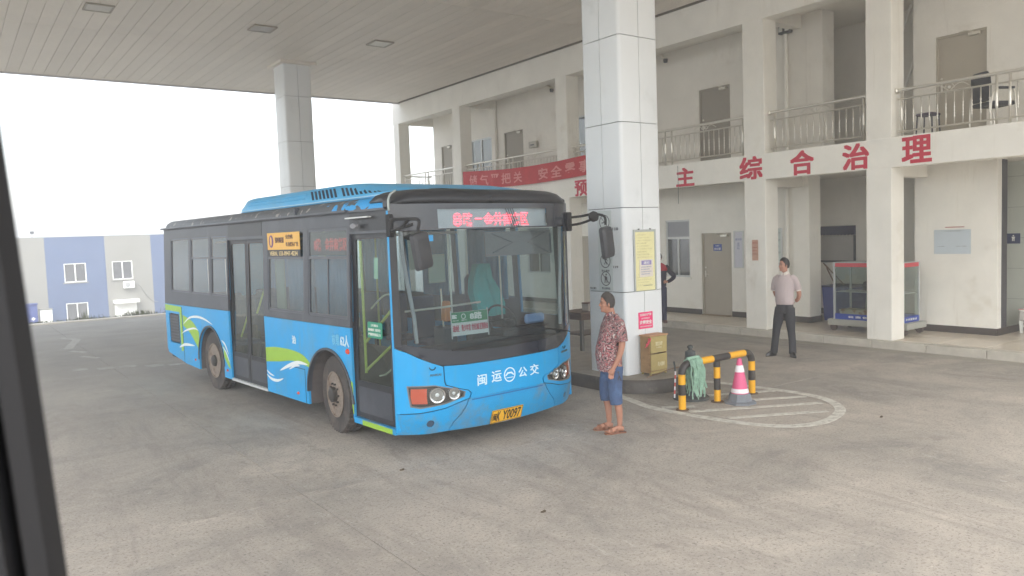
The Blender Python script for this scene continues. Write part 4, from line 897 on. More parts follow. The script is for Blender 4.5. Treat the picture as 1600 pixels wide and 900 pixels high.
# rear, far side, floor
bm=B(); box(bm,.07,BW-.07,BL-.03,BL,.45,2.66); obj('body_rear',bm,BLUE,bus)
bm=B()
fh=[rect(a,b,1.5,2.5)[::-1] for a,b in ((1.0,2.3),(2.4,3.7),(3.8,5.1),(5.2,6.5),(6.6,7.6))]
sheet(bm,[[(.0,ZB)]+[p for p in archpts(FA,AR,ZB,.45)]+archpts(RA,AR,ZB,.45)+[(8.06,ZB),(8.06,2.68),(0,2.68)],rect(.15,.9,1.3,2.5)[::-1]]+fh,lambda u,v,d:(BW-d-(0 if v<1.35 else (v-1.35)*.045),u,v),.03); obj('body_side',bm,BLUE,bus)
for a,b,c,d in [(.15,.9,1.3,2.5)]+[(h[0][0],h[2][0],1.5,2.5) for h in [x[::-1] for x in fh]]:
    bm=B(); sheet(bm,[rect(min(a,b)-.01,max(a,b)+.01,c-.01,d+.01)],lambda u,v,dd:(BW-.035-(v-1.35)*.045 if v>1.35 else BW-.035,u,v),.005); obj('pane',bm,BGL,bus)
bm=B(); sheet(bm,[[(.02,1.06),(8.0,1.06),(8.0,2.62),(.02,2.62)],rect(.15,.9,1.3,2.5)[::-1]]+[rect(a,b,1.5,2.5)[::-1] for a,b in ((1.0,2.3),(2.4,3.7),(3.8,5.1),(5.2,6.5),(6.6,7.6))],lambda u,v,d:(BW-.045-d-(0 if v<1.35 else (v-1.35)*.045),u,v),.01); obj('lining',bm,mat('lining_dark',S((64,68,74)),.8),bus)
bm=B(); sheet(bm,[[(4.86,1.06),(8.0,1.06),(8.0,1.5),(4.86,1.5)]],lambda u,v,d:(.045+d,u,v),.01); sheet(bm,[[(.97,1.06),(3.44,1.06),(3.44,1.4),(.97,1.4)]],lambda u,v,d:(.045+d,u,v),.01); obj('lining',bm,mat('lining_dark',S((64,68,74)),.8),bus,kind='stuff')
INT=mat('bus_interior_grey',S((110,116,120)),.7,var=.05); IND=mat('bus_interior_dark',S((56,60,66)),.7)
fb=B(); box(fb,.58,BW-.58,.05,BL-.05,.33,.36)
for a,b in ((.05,.93),(2.19,5.10),(6.36,BL-.05)):
    box(fb,.06,.579,a,b,.33,.36); box(fb,BW-.579,BW-.06,a,b,.33,.36)
obj('floor',fb,IND,bus); obj('headlining',boxm(.12,BW-.12,.3,BL-.06,2.60,2.615),INT,bus)
bm=B(); box(bm,.56,.6,1.0,2.2,.37,.95); box(bm,.56,.6,5.1,6.35,.37,.95); obj('wheel_box',bm,IND,bus)
SEAT=mat('bus_seat_blue',S((40,66,110)),.7,var=.08)
seat_root=None
def bseat(x,y):
    s=bpy.data.objects.new('seat',None); COL.objects.link(s); s.parent=bus; s.location=(x,y,.36)
    obj('cushion',boxm(-.21,.21,-.2,.2,.40,.47,b=.02),SEAT,s); obj('backrest',boxm(-.21,.21,.17,.24,.47,1.12,b=.03),SEAT,s); obj('seat_leg',boxm(-.04,.04,-.03,.05,0,.4),IND,s)
for y in (5.2,6.0,6.8,7.5):
    for x in (.38,.84,1.8,2.24): bseat(x,y)
for y in (2.6,3.4,4.2):
    bseat(2.24,y)
for x,y in ((.75,1.1),(.9,3.3),(1.75,3.3),(.9,5.0),(1.75,5.0),(.55,4.15)):
    bm=B(); tube(bm,[(x,y,.36),(x,y,2.6)],.017,8); obj('grab_pole',bm,HR,bus,smooth=True)
for x in (.85,1.78): bm=B(); tube(bm,[(x,1.2,2.42),(x,7.6,2.42)],.016,8); obj('grab_pole',bm,STEEL,bus,smooth=True)

# ---- front ----
def pf(b,z):
    t=min(abs((b-BW/2)/(BW/2)),1); a=.32 if z<.95 else .32-.1*(z-.95)/1.8
    k=a*(1-t**4)
    if z<.5: k-= (.5-z)**2*.9      # bumper tucks under
    if z>2.74: k-=((z-2.74)/.14)**2*.07
    if z>2.6: k-=0
    return k
def front(b,z,d=0): # d = depth into the bus
    e=.01; nx=-(pf(b+e,z)-pf(b-e,z))/(2*e)*-1
    N=Vector((-(pf(b+e,z)-pf(b-e,z))/(2*e)*-1*-1,-1,0)).normalized() if 0 else Vector(((pf(b-e,z)-pf(b+e,z))/(2*e),-1,0)).normalized()
    return Vector((b,-pf(b,z),z))-N*d
FUS=[BW*k/26 for k in range(1,26)]
def fp(name,loops,M,th=.02,prd=0,parent=None,smooth=True,vs=(),us=None):
    bm=B(); sheet(bm,loops,lambda u,v,d:front(u,v,d-prd),th,us=FUS if us is None else us,vs=vs); return obj(name,bm,M,parent or bus,smooth=smooth)
e_=BW
# windscreen lower edge (blue mask top edge)
wb=[(.0,1.185),(.1,1.14),(.2,1.075),(.33,1.01),(.47,.962),(.7,.955),(1.31,.95),(1.92,.955),(2.15,.962),(2.29,1.01),(2.42,1.075),(2.52,1.14),(e_,1.185)]
# blue front mask: side cheeks and hood separated by seams
g=.006
hoodL=[(.452,.962),(.455,.80),(.47,.755),(.62,.70),(.74,.665),(.775,.63),(.76,.585),(.74,.575)]
hoodR=[(e_-a,b) for a,b in hoodL]
hood=[(a+g,b) for a,b in hoodL]+[(a-g,b) for a,b in hoodR[::-1]]+[(1.92,.951),(1.31,.946),(.7,.951)]
fp('hood_panel',[hood],BLUE,vs=(.65,.75,.85))
hl=[(.11,.545),(.095,.66),(.085,.775),(.35,.765),(.60,.695),(.70,.655),(.685,.60),(.45,.545),(.2,.52)]
hrr=[(e_-a,b) for a,b in hl][::-1]
cheekL=[(0.0,.52),(.0,1.18),(.1,1.135),(.2,1.07),(.33,1.005),(.446,.957),(.449,.80),(.464,.75),(.61,.695),(.735,.66),(.765,.628),(.75,.585),(.74,.575),(.60,.545),(.45,.505),(.2,.475),(.0,.475)]
fp('front_cheek',[cheekL,hl[::-1] if 0 else [(a,b) for a,b in hl]],BLUE,vs=(.6,.7,.8,.9,1.0,1.1))
cheekR=[(e_-a,b) for a,b in cheekL][::-1]
fp('front_cheek',[cheekR,hrr],BLUE,vs=(.6,.7,.8,.9,1.0,1.1))
bumpL=[(0,.465),(.2,.465),(.45,.495),(.60,.535),(.735,.565),(.70,.50),(.64,.42),(.56,.345),(.50,.235),(.3,.225),(.0,.235)]
bumpM=[(.51,.235),(.568,.34),(.65,.417),(.71,.495),(.745,.567),(.80,.575),(1.31,.57),(1.82,.575),(1.875,.567),(1.91,.495),(1.97,.417),(2.052,.34),(2.11,.235),(1.31,.20)]
BV=(.3,.36,.42,.48)
fp('bumper_end',[bumpL,[(.30+.04*math.cos(2*PI*k/12),.345+.04*math.sin(2*PI*k/12)) for k in range(12)]],BLUED,vs=BV)
fp('bumper',[bumpM],BLUED,vs=BV); fp('bumper_end',[[(e_-a,b) for a,b in bumpL][::-1],[(e_-.30+.04*math.cos(2*PI*k/12),.345+.04*math.sin(2*PI*k/12)) for k in range(12)]],BLUED,vs=BV)
fp('front_backing',[[(.03,.24),(e_-.03,.24),(e_-.02,1.1),(.02,1.1)]],BLACK,.01,prd=-.024,vs=(.35,.45,.55,.65,.75,.85))
for c in (.30,e_-.30): fp('fog_lamp',[[(c+.036*math.cos(2*PI*k/12),.345+.036*math.sin(2*PI*k/12)) for k in range(12)]],mat('fog_lamp_grey',S((60,80,100)),.3),.01,prd=-.008)
fp('bumper_shade_line',[rect(.78,1.84,.545,.558)],mat('bumper_shadow_line',S((20,96,156)),.5),.004,prd=.004)  # darker blue strip paints a shadow line along the bumper top
# headlights
HLH=mat('headlamp_housing',S((128,126,126)),.35,metal=.3,var=.1); CHR=mat('headlamp_chrome',S((222,224,226)),.12,metal=1); ORG=mat('indicator_red_orange',S((238,92,48)),.25,coat=.6)
for mir in (0,1):
    M_=(lambda a:e_-a) if mir else (lambda a:a)
    hp=[(M_(a),b) for a,b in hl]; hp=hp[::-1] if mir else hp
    hx=fp('headlight',[hp],HLH,.01,prd=-.035,vs=(.6,.7))
    fp('lamp_rim',[hp,[(M_(.36)+(x-M_(.36))*.955,.65+(y-.65)*.90) for x,y in hp][::-1]],HLH,.03,prd=.003,parent=hx)
    for c,r_ in ((.37,.078),(.555,.062)):
        bm=B(); n=22; rr=[]
        for rad,dep in ((r_,-.01),(r_*1.05,-.03),(r_*.9,-.028),(r_*.8,.0),(r_*.55,.03),(r_*.25,.04)): rr.append([front(M_(c)+rad*math.cos(2*PI*k/n),.655+rad*math.sin(2*PI*k/n),.012+dep) for k in range(n)])
        loft(bm,rr,cap=True); lo=obj('lamp',bm,CHR,hx,smooth=True)
        bm=B(); loft(bm,[[front(M_(c)+rad*math.cos(2*PI*k/12),.655+rad*math.sin(2*PI*k/12),dd) for k in range(12)] for rad,dd in ((r_*.3,.03),(r_*.28,.0),(r_*.1,-.008))]); obj('bulb',bm,mat('bulb_glass',S((190,196,196)),.15,coat=1),lo,smooth=True)
    ip=[(M_(.125),.575),(M_(.115),.655),(M_(.12),.735),(M_(.27),.73),(M_(.265),.655),(M_(.27),.565)]; fp('indicator',[ip[::-1] if mir else ip],ORG,.02,prd=-.012,parent=hx)
    cp=[(M_(.36)+(x-M_(.36))*.975,.65+(y-.65)*.95) for x,y in hp]; fp('lamp_cover',[cp],glassmat('headlamp_cover',(.9,.92,.92,1),.08),.003,prd=.0015,parent=hx,vs=(.6,.7))
# emblem and characters
FW=mat('front_white_lettering',S((214,236,246)),.4)
def ft(s_,b0,z0,w_,h_,M=FW,bold=.0,thick=0,ext=.002): text('character',s_,M,bus,(0,0,0),(1,0,0),(0,1,0),w_,h_,bold=bold,ext=ext,fn=lambda a,b,d:front(b0+a,z0+b,-.003-d),thick=thick)
ft('闽',.86,.69,.13,.125,thick=.012); ft('运',1.06,.70,.145,.125,thick=.012); ft('公',1.46,.70,.13,.115,thick=.012); ft('交',1.64,.70,.14,.125,thick=.012)
bm=B(); n=28; c=(1.325,.755)
sheet(bm,[[(c[0]+.085*math.cos(2*PI*k/n),c[1]+.085*math.sin(2*PI*k/n)) for k in range(n)],[(c[0]+.072*math.cos(-2*PI*k/n),c[1]+.072*math.sin(-2*PI*k/n)) for k in range(n)]],lambda u,v,d:front(u,v,d-.005),.004)
sheet(bm,[[(c[0]-.068,c[1]-.005),(c[0]-.03,c[1]+.03),(c[0]+.03,c[1]+.03),(c[0]+.068,c[1]-.005),(c[0]+.055,c[1]-.012),(c[0]+.02,c[1]+.012),(c[0]-.02,c[1]+.012),(c[0]-.055,c[1]-.012)]],lambda u,v,d:front(u,v,d-.005),.004)
sheet(bm,[[(c[0]-.05,c[1]-.03),(c[0]-.05,c[1]-.038),(c[0]+.05,c[1]-.038),(c[0]+.05,c[1]-.03)]],lambda u,v,d:front(u,v,d-.005),.004); obj('emblem',bm,FW,bus)
GB=mat('worn_badge',S((96,104,104)),.4,metal=.4)
ft('ANKAI',.30,.865,.12,.025,M=GB,bold=.02); ft('HFF6850',2.22,.885,.18,.025,M=GB,bold=.02)
# number plate
pt=fp('number_plate',[rrect(1.055,1.515,.215,.375,.01)],mat('plate_yellow',S((236,178,40)),.45,var=.05,vs_=9),.006,prd=.02,us=[1.2,1.3,1.4])
PK=mat('plate_black',S((40,34,26)),.5)
def ptxt(s_,b0,w_,z0=.235,h_=.12): text('lettering',s_,PK,pt,(0,0,0),(1,0,0),(0,1,0),w_,h_,bold=.0,thick=.014,ext=.001,fn=lambda a,b,d:front(b0+a,z0+b,-.0215-d))
ptxt('闽',1.075,.05,.245,.09); ptxt('K',1.135,.045); ptxt('Y0097',1.215,.27)
fp('plate_border',[rrect(1.06,1.51,.22,.37,.01),rrect(1.065,1.505,.225,.365,.01)[::-1]],PK,.001,prd=.021,parent=pt,us=[1.2,1.3,1.4])
# black lower band of windscreen, glass, frame
wtop=2.74
fp('windscreen_mask',[[(a,b+.004) for a,b in wb]+[(e_-.02,1.24),(2.3,1.16),(1.9,1.10),(1.31,1.08),(.7,1.10),(.32,1.16),(.02,1.24)]],mat('windscreen_black_band',S((34,40,50)),.25,coat=.3,var=.06,vs_=2),.008,vs=(1.02,1.08,1.14))
ws=[(.06,1.20),(.32,1.155),(.7,1.095),(1.31,1.075),(1.92,1.095),(2.3,1.155),(e_-.06,1.20),(e_-.06,2.43),(.06,2.43)]
fp('windscreen',[ws],BWS,.006,prd=-.004,vs=(1.3,1.6,1.9,2.2))
fp('screen_pillar',[[(.0,1.2),(.06,1.2),(.06,2.44),(.0,2.44)]],BDARK,.04,us=[.03],vs=(1.5,2.0)); fp('screen_pillar',[[(e_-.06,1.2),(e_,1.2),(e_,2.44),(e_-.06,2.44)]],BDARK,.04,us=[e_-.03],vs=(1.5,2.0))
bx=B(); box(bx,-.004,.04,-.0,.035,.27,2.66); obj('corner_post',bx,BLUE,bus)
bx=B(); box(bx,BW-.04,BW,-.0,.035,.5,2.66); obj('corner_post',bx,BLUE,bus)
# header with route display
hdr=fp('header_panel',[rect(.0,e_,2.44,2.735),rect(.50,2.10,2.455,2.665)[::-1]],mat('header_black',S((50,54,62)),.25,coat=.3),.008)
dp=fp('route_display',[rect(.49,2.11,2.445,2.675)],mat('display_grey',S((138,150,156)),.35,var=.08,vs_=3),.01,prd=-.03)
fp('display_glass',[rect(.50,2.10,2.455,2.665)],glassmat('display_glass',(.93,.95,.96,1),.03),.004,prd=-.006,parent=dp)
for ch,b0,w_ in (('8',.70,.12),('路',.83,.15),('一',1.0,.1),('金',1.12,.15),('井',1.27,.13),('商',1.41,.13),('务',1.55,.13),('区',1.68,.12)):
    text('character',ch,LED,dp,(0,0,0),(1,0,0),(0,1,0),w_,.15 if ch!='一' else .02,bold=.02,ext=.001,fn=lambda a,b,d,b0=b0,ch=ch:front(b0+a,(2.47 if ch!='一' else 2.54)+b,.027-d))
for k in range(4):
    bm=B(); p=[(1.42+k*.035,2.70),(1.52+k*.035,2.45)]; 
    sheet(bm,[[(p[0][0]-.005,p[0][1]),(p[1][0]-.005,p[1][1]),(p[1][0]+.003,p[1][1]),(p[0][0]+.003,p[0][1])]],lambda u,v,d:front(u,v,d+.0),.002); obj('crack_line',bm,BLACK,hdr)
# rounded top cap
bm=B(); rr=[]
for z,dd in ((2.725,0),(2.78,-.006),(2.83,.01),(2.865,.05),(2.885,.12),(2.90,.25),(2.905,.5)):
    row=[]
    for k in range(27):
        b=BW*k/26; p=front(b,min(z,2.74),0); sx_=min(1,abs(b-BW/2)/(BW/2)); zz=z-(sx_**9)*.13*((z-2.72)/.18)
        row.append((b+(.0 if .0<sx_<.9 else (-1 if b>BW/2 else 1)*(z-2.72)*.35*((sx_-.9)/.1)),p.y+dd,zz))
    rr.append(row)
loft(bm,rr,cap=False,close=False); o=obj('front_cap',bm,BDARK,bus,smooth=True); modif(o,'SOLIDIFY',thickness=.02,offset=-1)
for x_ in (0,BW-.06): obj('front_cap_side',boxm(x_,x_+.06,.0,.12,2.68,2.79,b=.02),BDARK,bus)
bm=B(); tube(bm,bez([(.0,-.02,2.66),(.01,-.0,2.76),(.05,.02,2.83),(.14,.06,2.875)],5),.012,6); obj('cap_edge',bm,mat('worn_edge',S((168,176,172)),.5),bus)
# wipers
for pts in ([(2.45,1.12),(2.1,1.2),(1.45,1.30)],[(2.2,1.13),(1.5,1.17),(.55,1.13)]):
    bm=B(); tube(bm,[front(a,b,-.03) for a,b in bez(pts,6)],.008,6); tube(bm,[front(pts[-1][0]+.0,pts[-1][1],-.025),front(pts[-1][0]+.5,pts[-1][1]-.03,-.02)],.006,6); obj('wiper',bm,BLACK,bus)
for b0 in (.33,2.28):
    bm=B(); tube(bm,[front(b0+.03*math.cos(k*PI/6),.965+.03*math.sin(k*PI/6)*-1,-.012) for k in range(7)],.005,6); obj('latch',bm,BLACK,bus)
# stickers, interior fittings seen through the windscreen
fp('sticker',[rect(.37,.43,2.32,2.385)],mat('sticker_light_blue',S((40,150,210)),.4),.002,prd=.004)
bm=B(); box(bm,.30,2.45,.02,.32,1.0,1.12,b=.04); obj('dashboard',bm,IND,bus)
bm=B(); box(bm,1.62,2.3,.10,.42,1.10,1.20,b=.03); obj('dashboard',bm,IND,bus)
bm=B(); n=26; tube(bm,[(1.92+.22*math.cos(2*PI*k/n),.52+.10*math.sin(2*PI*k/n),1.28+.18*math.sin(2*PI*k/n)) for k in range(n+1)],.014,8); tube(bm,[(1.72,.52,1.28),(2.12,.52,1.28)],.012,6); tube(bm,[(1.92,.52,1.28),(1.92,.36,1.1)],.03,8); obj('steering_wheel',bm,BLACK,bus,smooth=True)
TEAL=mat('teal_seat_cover',S((40,170,168)),.9,var=.15,vs_=8)
bm=B(); 
rr=[]
for z,x0,x1,y in ((1.30,1.86,2.28,.9),(1.45,1.84,2.30,.92),(1.62,1.80,2.24,.94),(1.80,1.84,2.14,.97),(1.99,1.94,2.12,1.0)):
    rr.append([(x0+(x1-x0)*k/8,y+.03*math.sin(k*1.3)-.05*math.sin(PI*k/8),z) for k in range(9)]+[(x1,y+.12,z),(x0,y+.12,z)])
loft(bm,rr); obj('seat_cover',bm,TEAL,bus,smooth=True)
bm=B(); box(bm,1.86,2.30,1.14,1.26,.9,1.85,b=.05); box(bm,1.86,2.30,.7,1.15,.80,.92,b=.04); box(bm,1.98,2.18,.85,1.0,.36,.8); obj('driver_seat',bm,IND,bus)
bm=B(); box(bm,.78,.86,.55,.62,1.35,1.75); obj('fare_box',boxm(.95,1.04,.38,.48,1.36,1.60,b=.015),mat('orange_box',S((210,122,40)),.5,var=.1),bus)
obj('fare_stand',boxm(.90,1.10,.34,.58,.36,1.30,b=.02),BPOST,bus)
bm.free()
obj('notice_card',boxm(.82,1.06,.50,.51,1.82,2.16,b=.004),mat('greenish_card',S((140,156,140)),.5),bus)
for a,b in (((.06,.04,2.42),(.06,.05,1.3)),((1.12,.5,2.4),(1.14,.5,1.2)),((1.98,.6,2.3),(2.0,.6,1.2)),((.95,.45,1.75),(.97,.45,1.2))):
    bm=B(); tube(bm,[a,b],.012,6); obj('grab_pole',bm,STEEL,bus,smooth=True)
bm=B(); tube(bm,[front(.10,1.57,.10),front(.55,1.59,.12),front(1.06,1.61,.12)],.012,8); obj('dash_rail',bm,STEEL,bus,smooth=True)
# pale screen-pillar liner seen through the glass on the left, like the photo's grey A-post
for mm_ in (0,1):
    q=(lambda a:e_-a) if mm_ else (lambda a:a)
    bm=B(); tube(bm,[front(q(.10),2.72,.06),front(q(.11),2.2,.07),front(q(.14),1.9,.07),front(q(.19),1.5,.08),front(q(.20),1.22,.08)],.022,8); obj('post_liner',bm,mat('post_liner_pale',S((176,176,180)),.6,var=.1,vs_=10),bus,smooth=True)
SUNV=mat('sun_shade_grey',S((100,100,104)),.7,var=.06)
bm=B(); sheet(bm,[rect(1.14,2.24,2.12,2.40)],lambda u,v,d:front(u,v,d+.06),.01,us=FUS); ss=obj('sun_shade',bm,SUNV,bus)
for pts in ([(1.25,2.38),(1.55,2.27),(1.25,2.16)],[(2.1,2.38),(1.78,2.27),(2.15,2.14)]):
    bm=B(); tube(bm,[front(a,b,.055) for a,b in pts],.008,6); obj('spring_wire',bm,IND,ss)
fr_=obj('ventilator_fan',lathe(B(),[(.01,.03),(.14,.02),(.15,0),(.14,-.02),(.01,-.03)],20),IND,bus,smooth=True); fr_.rotation_euler=(R(80),0,0); fr_.location=(.42,.25,2.48)
bm=B(); box(bm,2.0,2.32,.12,.2,1.24,1.36,b=.03); obj('folded_cloth',bm,mat('pale_blue_cloth',S((150,176,220)),.8),bus)
# route card
rc=fp('route_card',[rect(.585,1.085,1.27,1.53)],mat('card_white',S((222,222,220)),.5),.006,prd=-.03,us=[.7,.8,.9,1.0])
fp('card_header',[rect(.59,1.08,1.415,1.528)],mat('card_green',S((16,134,84)),.5),.002,prd=-.027,parent=rc,us=[.7,.8,.9,1.0])
CR=mat('card_red_print',S((206,70,96)),.5); 
def ct(s_,b0,z0,w_,h_,M,thick=0): text('lettering',s_,M,rc,(0,0,0),(1,0,0),(0,1,0),w_,h_,thick=thick,bold=.0,ext=.001,fn=lambda a,b,d:front(b0+a,z0+b,.0245-d))
ct('8路',.83,1.435,.17,.08,WHITE,.03)
for s_,b0,w_ in (('途经',.60,.08),('青少年宫',.71,.12),('世纪城',.845,.1),('区管委会',.955,.12)): ct(s_,b0,1.315,w_,.075,CR,.02)
fp('card_logo',[[(.745+.03*math.cos(2*PI*k/16),1.48+.03*math.sin(2*PI*k/16)) for k in range(16)],[(.745+.022*math.cos(-2*PI*k/16),1.48+.022*math.sin(-2*PI*k/16)) for k in range(16)]],WHITE,.002,prd=-.024,parent=rc,us=[])
fp('card_logo',[[(.60,1.46),(.60,1.505),(.66,1.50),(.665,1.49),(.63,1.485),(.66,1.475),(.655,1.46)]],WHITE,.002,prd=-.024,parent=rc,us=[])
ct('CHINA TOUR',.60,1.432,.08,.014,WHITE); ct('福建公交',.715,1.43,.07,.018,WHITE)
for b0 in (.588,1.08): bm=B(); tube(bm,[front(b0,1.24,.03),front(b0,1.55,.03)],.007,6); obj('card_post',bm,ALU,rc)
# mirrors
MIR=mat('mirror_housing',S((60,62,66)),.45,var=.08)
bm=B()
for pts in ([(.02,-.0,2.56),(-.08,-.25,2.56),(.0,-.42,2.555),(.08,-.46,2.54),(.06,-.47,2.44)],[(.02,.0,2.44),(-.03,-.25,2.46),(.03,-.42,2.50)],[(.0,-.40,2.55),(-.03,-.3,2.47)]): tube(bm,bez(pts,4),.016,8)
box(bm,-.02,.03,-.06,.03,2.38,2.62,b=.01); mr=obj('mirror_arm',bm,BLACK,bus,smooth=True)
def mirror(cx,cy,z0,z1,w_,tilt,parent):
    bm=B(); rr=[]
    for y,s_ in ((-.045,.72),(-.02,.95),(.03,1.0),(.035,.9)):
        rr.append([(px*s_,y,pz*s_+ (1-s_)*0) for px,pz in rrect(-w_/2,w_/2,-(z1-z0)/2,(z1-z0)/2,.04)])
    loft(bm,rr); o=obj('mirror',bm,MIR,bus,smooth=True); o.location=(cx,cy,(z0+z1)/2); o.rotation_euler=(0,R(tilt),R(8)); return o
mirror(.10,-.47,2.03,2.42,.22,-11,bus)
bm=B()
for pts in ([(2.62,-.03,2.55),(2.68,-.2,2.56),(2.74,-.35,2.58),(2.83,-.46,2.55),(2.84,-.47,2.44)],[(2.62,-.0,2.45),(2.67,-.2,2.47),(2.73,-.36,2.52)]): tube(bm,bez(pts,4),.016,8)
box(bm,2.57,2.65,-.08,.04,2.38,2.62,b=.012); rr=[]
for x_,r_ in ((2.66,.01),(2.69,.05),(2.74,.07),(2.80,.055),(2.83,.01)): rr.append([(x_,-.36+r_*.7*math.cos(2*PI*k/10),2.55+r_*math.sin(2*PI*k/10)) for k in range(10)])
loft(bm,rr); obj('mirror_arm',bm,BLACK,bus,smooth=True)
mirror(2.865,-.47,2.02,2.42,.22,-9,bus)

# ================= STREET FURNITURE =================
YEL=mat('barrier_yellow',S((232,170,24)),.4,var=.06,vs_=6,dirt=S((150,120,50)),ds=9,dt=(.62,.8)); BLK=mat('barrier_black',S((58,54,52)),.45,var=.1,vs_=6)
t=thing('barrier',(8.35,6.82,0),'yellow and black striped tubular barrier with three legs beside the traffic cone','barrier')
xs_=[-.72,-.02,.73]; zt=.60; r_=.048
def seg(p,M,nm='tube'): bm=B(); tube(bm,p,r_,16); obj(nm,bm,M,t,smooth=True)
for i,x in enumerate(xs_):
    zz=zt-.13 if i!=1 else zt-.04
    cuts=[(.0,.20,YEL),(.20,.34,BLK),(.34,zz,YEL)] if i!=1 else [(0,.17,YEL),(.17,.33,BLK),(.33,.48,YEL),(.48,zz,BLK)]
    lg=bpy.data.objects.new('leg',None); COL.objects.link(lg); lg.parent=t
    for a,b,M in cuts:
        bm=B(); tube(bm,[(x,0,a),(x,0,b)],r_ if i!=1 else .045,16); obj('band',bm,M,lg,smooth=True)
    bm=B(); lathe(bm,[(.085,0),(.085,.012),(.052,.016)],20,(x,0,0)); obj('foot_plate',bm,mat('foot_plate_brown',S((96,78,60)),.7,var=.2),lg,smooth=True)
el=lambda s,x0:[(x0+s*.13*(1-math.cos(a)),0,zt-.13+.13*math.sin(a)) for a in [PI/2*k/6 for k in range(7)]]
seg(el(1,xs_[0]),BLK,'bend'); seg(el(-1,xs_[2]),BLK,'bend')
for a,b,M in ((-.59,-.40,BLK),(-.40,-.12,YEL),(-.12,.22,BLK),(.22,.56,YEL),(.56,.60,BLK)): seg([(a,0,zt),(b,0,zt)],M,'crossbar')
# traffic cone
PINK=mat('faded_pink_cone',S((216,92,134)),.5,var=.05,vs_=5); RW=mat('reflective_white_band',S((232,228,232)),.35); CG=mat('cone_grey_base',S((120,124,130)),.75,var=.1,vs_=6)
t=thing('traffic_cone',(8.50,6.58,0),'faded pink and white traffic cone on a grey base in front of the barrier','cone')
def band(z0,r0,z1,r1,M,nm,lip=0): bm=B(); lathe(bm,[(r0,z0),(r1,z1)],28) ; obj(nm,bm,M,t,smooth=True)
prof=lambda z:.118-.09*(z-.12)/.47
bm=B(); lathe(bm,[(.02,.10),(prof(.12),.12),(prof(.59),.59),(.022,.60),(.0,.60)],28); obj('cone_body',bm,PINK,t,smooth=True)
for a,b in ((.145,.20),(.42,.51)): bm=B(); lathe(bm,[(prof(a)+.001,a),(prof(a)+.004,a+.003),(prof(b)+.004,b-.003),(prof(b)+.001,b)],28); obj('reflective_band',bm,RW,t,smooth=True)
bm=B(); oc=[(1,.42),(.42,1),(-.42,1),(-1,.42),(-1,-.42),(-.42,-1),(.42,-1),(1,-.42)]
loft(bm,[[(x*.20,y*.20,0) for x,y in oc],[(x*.20,y*.20,.02) for x,y in oc],[(x*.15,y*.15,.035) for x,y in oc],[(x*.128,y*.128,.13) for x,y in oc],[(x*.115,y*.115,.135) for x,y in oc]]); obj('base',bm,CG,t,smooth=False)
# dark bollard cone
DG=mat('weathered_dark_grey',S((70,74,74)),.7,var=.15,vs_=5,dirt=S((104,104,98)),ds=3,dt=(.5,.75))
t=thing('bollard_cone',(8.26,7.22,0),'tall dark grey cone bollard with a round base behind the left barrier leg','cone')
bm=B(); lathe(bm,[(.25,0),(.25,.025),(.23,.04),(.14,.06)],28); obj('base',bm,DG,t,smooth=True)
bm=B(); lathe(bm,[(.14,.05),(.125,.1),(.075,.60),(.07,.66),(.03,.68),(.025,.70),(.04,.71),(.04,.735),(.015,.75)],24); obj('cone_body',bm,DG,t,smooth=True)
bm=B(); lathe(bm,[(.102,.39),(.106,.395),(.09,.5),(.086,.505)],24); obj('strap',bm,mat('strap_brown',S((120,92,84)),.7,var=.2,vs_=20),t,smooth=True)
# red and white stick
t=thing('marker_stick',(7.66,6.96,0.02),'thin red and white stick hooked behind the left leg of the barrier','stick')
pts=[Vector((-.02,-.0,.12)),Vector((.05,.04,.46))]
for k in range(7):
    a=pts[0].lerp(pts[1],k/7); b=pts[0].lerp(pts[1],(k+1)/7); bm=B(); tube(bm,[a,b],.011,8); obj('stripe_band',bm,mat('stick_red',S((204,90,80)),.5) if k%2 else RW,t,smooth=True)
bm=B(); tube(bm,[pts[1],pts[1]+Vector((.03,.05,.12))],.012,8); obj('grip',bm,DG,t)
# mop draped over the barrier
MOP=mat('mop_green_yarn',S((140,172,152)),.95,var=.25,vs_=14)
t=thing('mop',(7.86,6.82,.6),'pale green string mop head draped over the left end of the barrier','mop')
random.seed(5); 
for side_,n_,ln in ((1,34,(.26,.54)),(-1,24,(.34,.52))):
    bm=B()
    for k in range(n_):
        x=random.uniform(-.14,.10)+.02; L_=random.uniform(*ln); ph=random.random()*6; fx=random.uniform(-.04,.14) if side_<0 else random.uniform(-.03,.05)
        pts=[(x,0,.045+random.uniform(0,.02))]
        for q in range(1,9):
            u=q/8; yy=-side_*(.055+.03*u+.02*random.random()) if q>1 else -side_*.045
            pts.append((x+fx*u+.012*math.sin(ph+u*9),yy-(0 if side_>0 else 0),.05-L_*u if q>1 else .03))
        tube(bm,bez(pts,2),random.uniform(.006,.010),5)
    obj('strands',bm,MOP,t,smooth=True,kind='stuff')
bm=B(); tube(bm,[(-.12,0,.06),(.10,0,.065)],.022,8); obj('binding',bm,MOP,t,smooth=True)
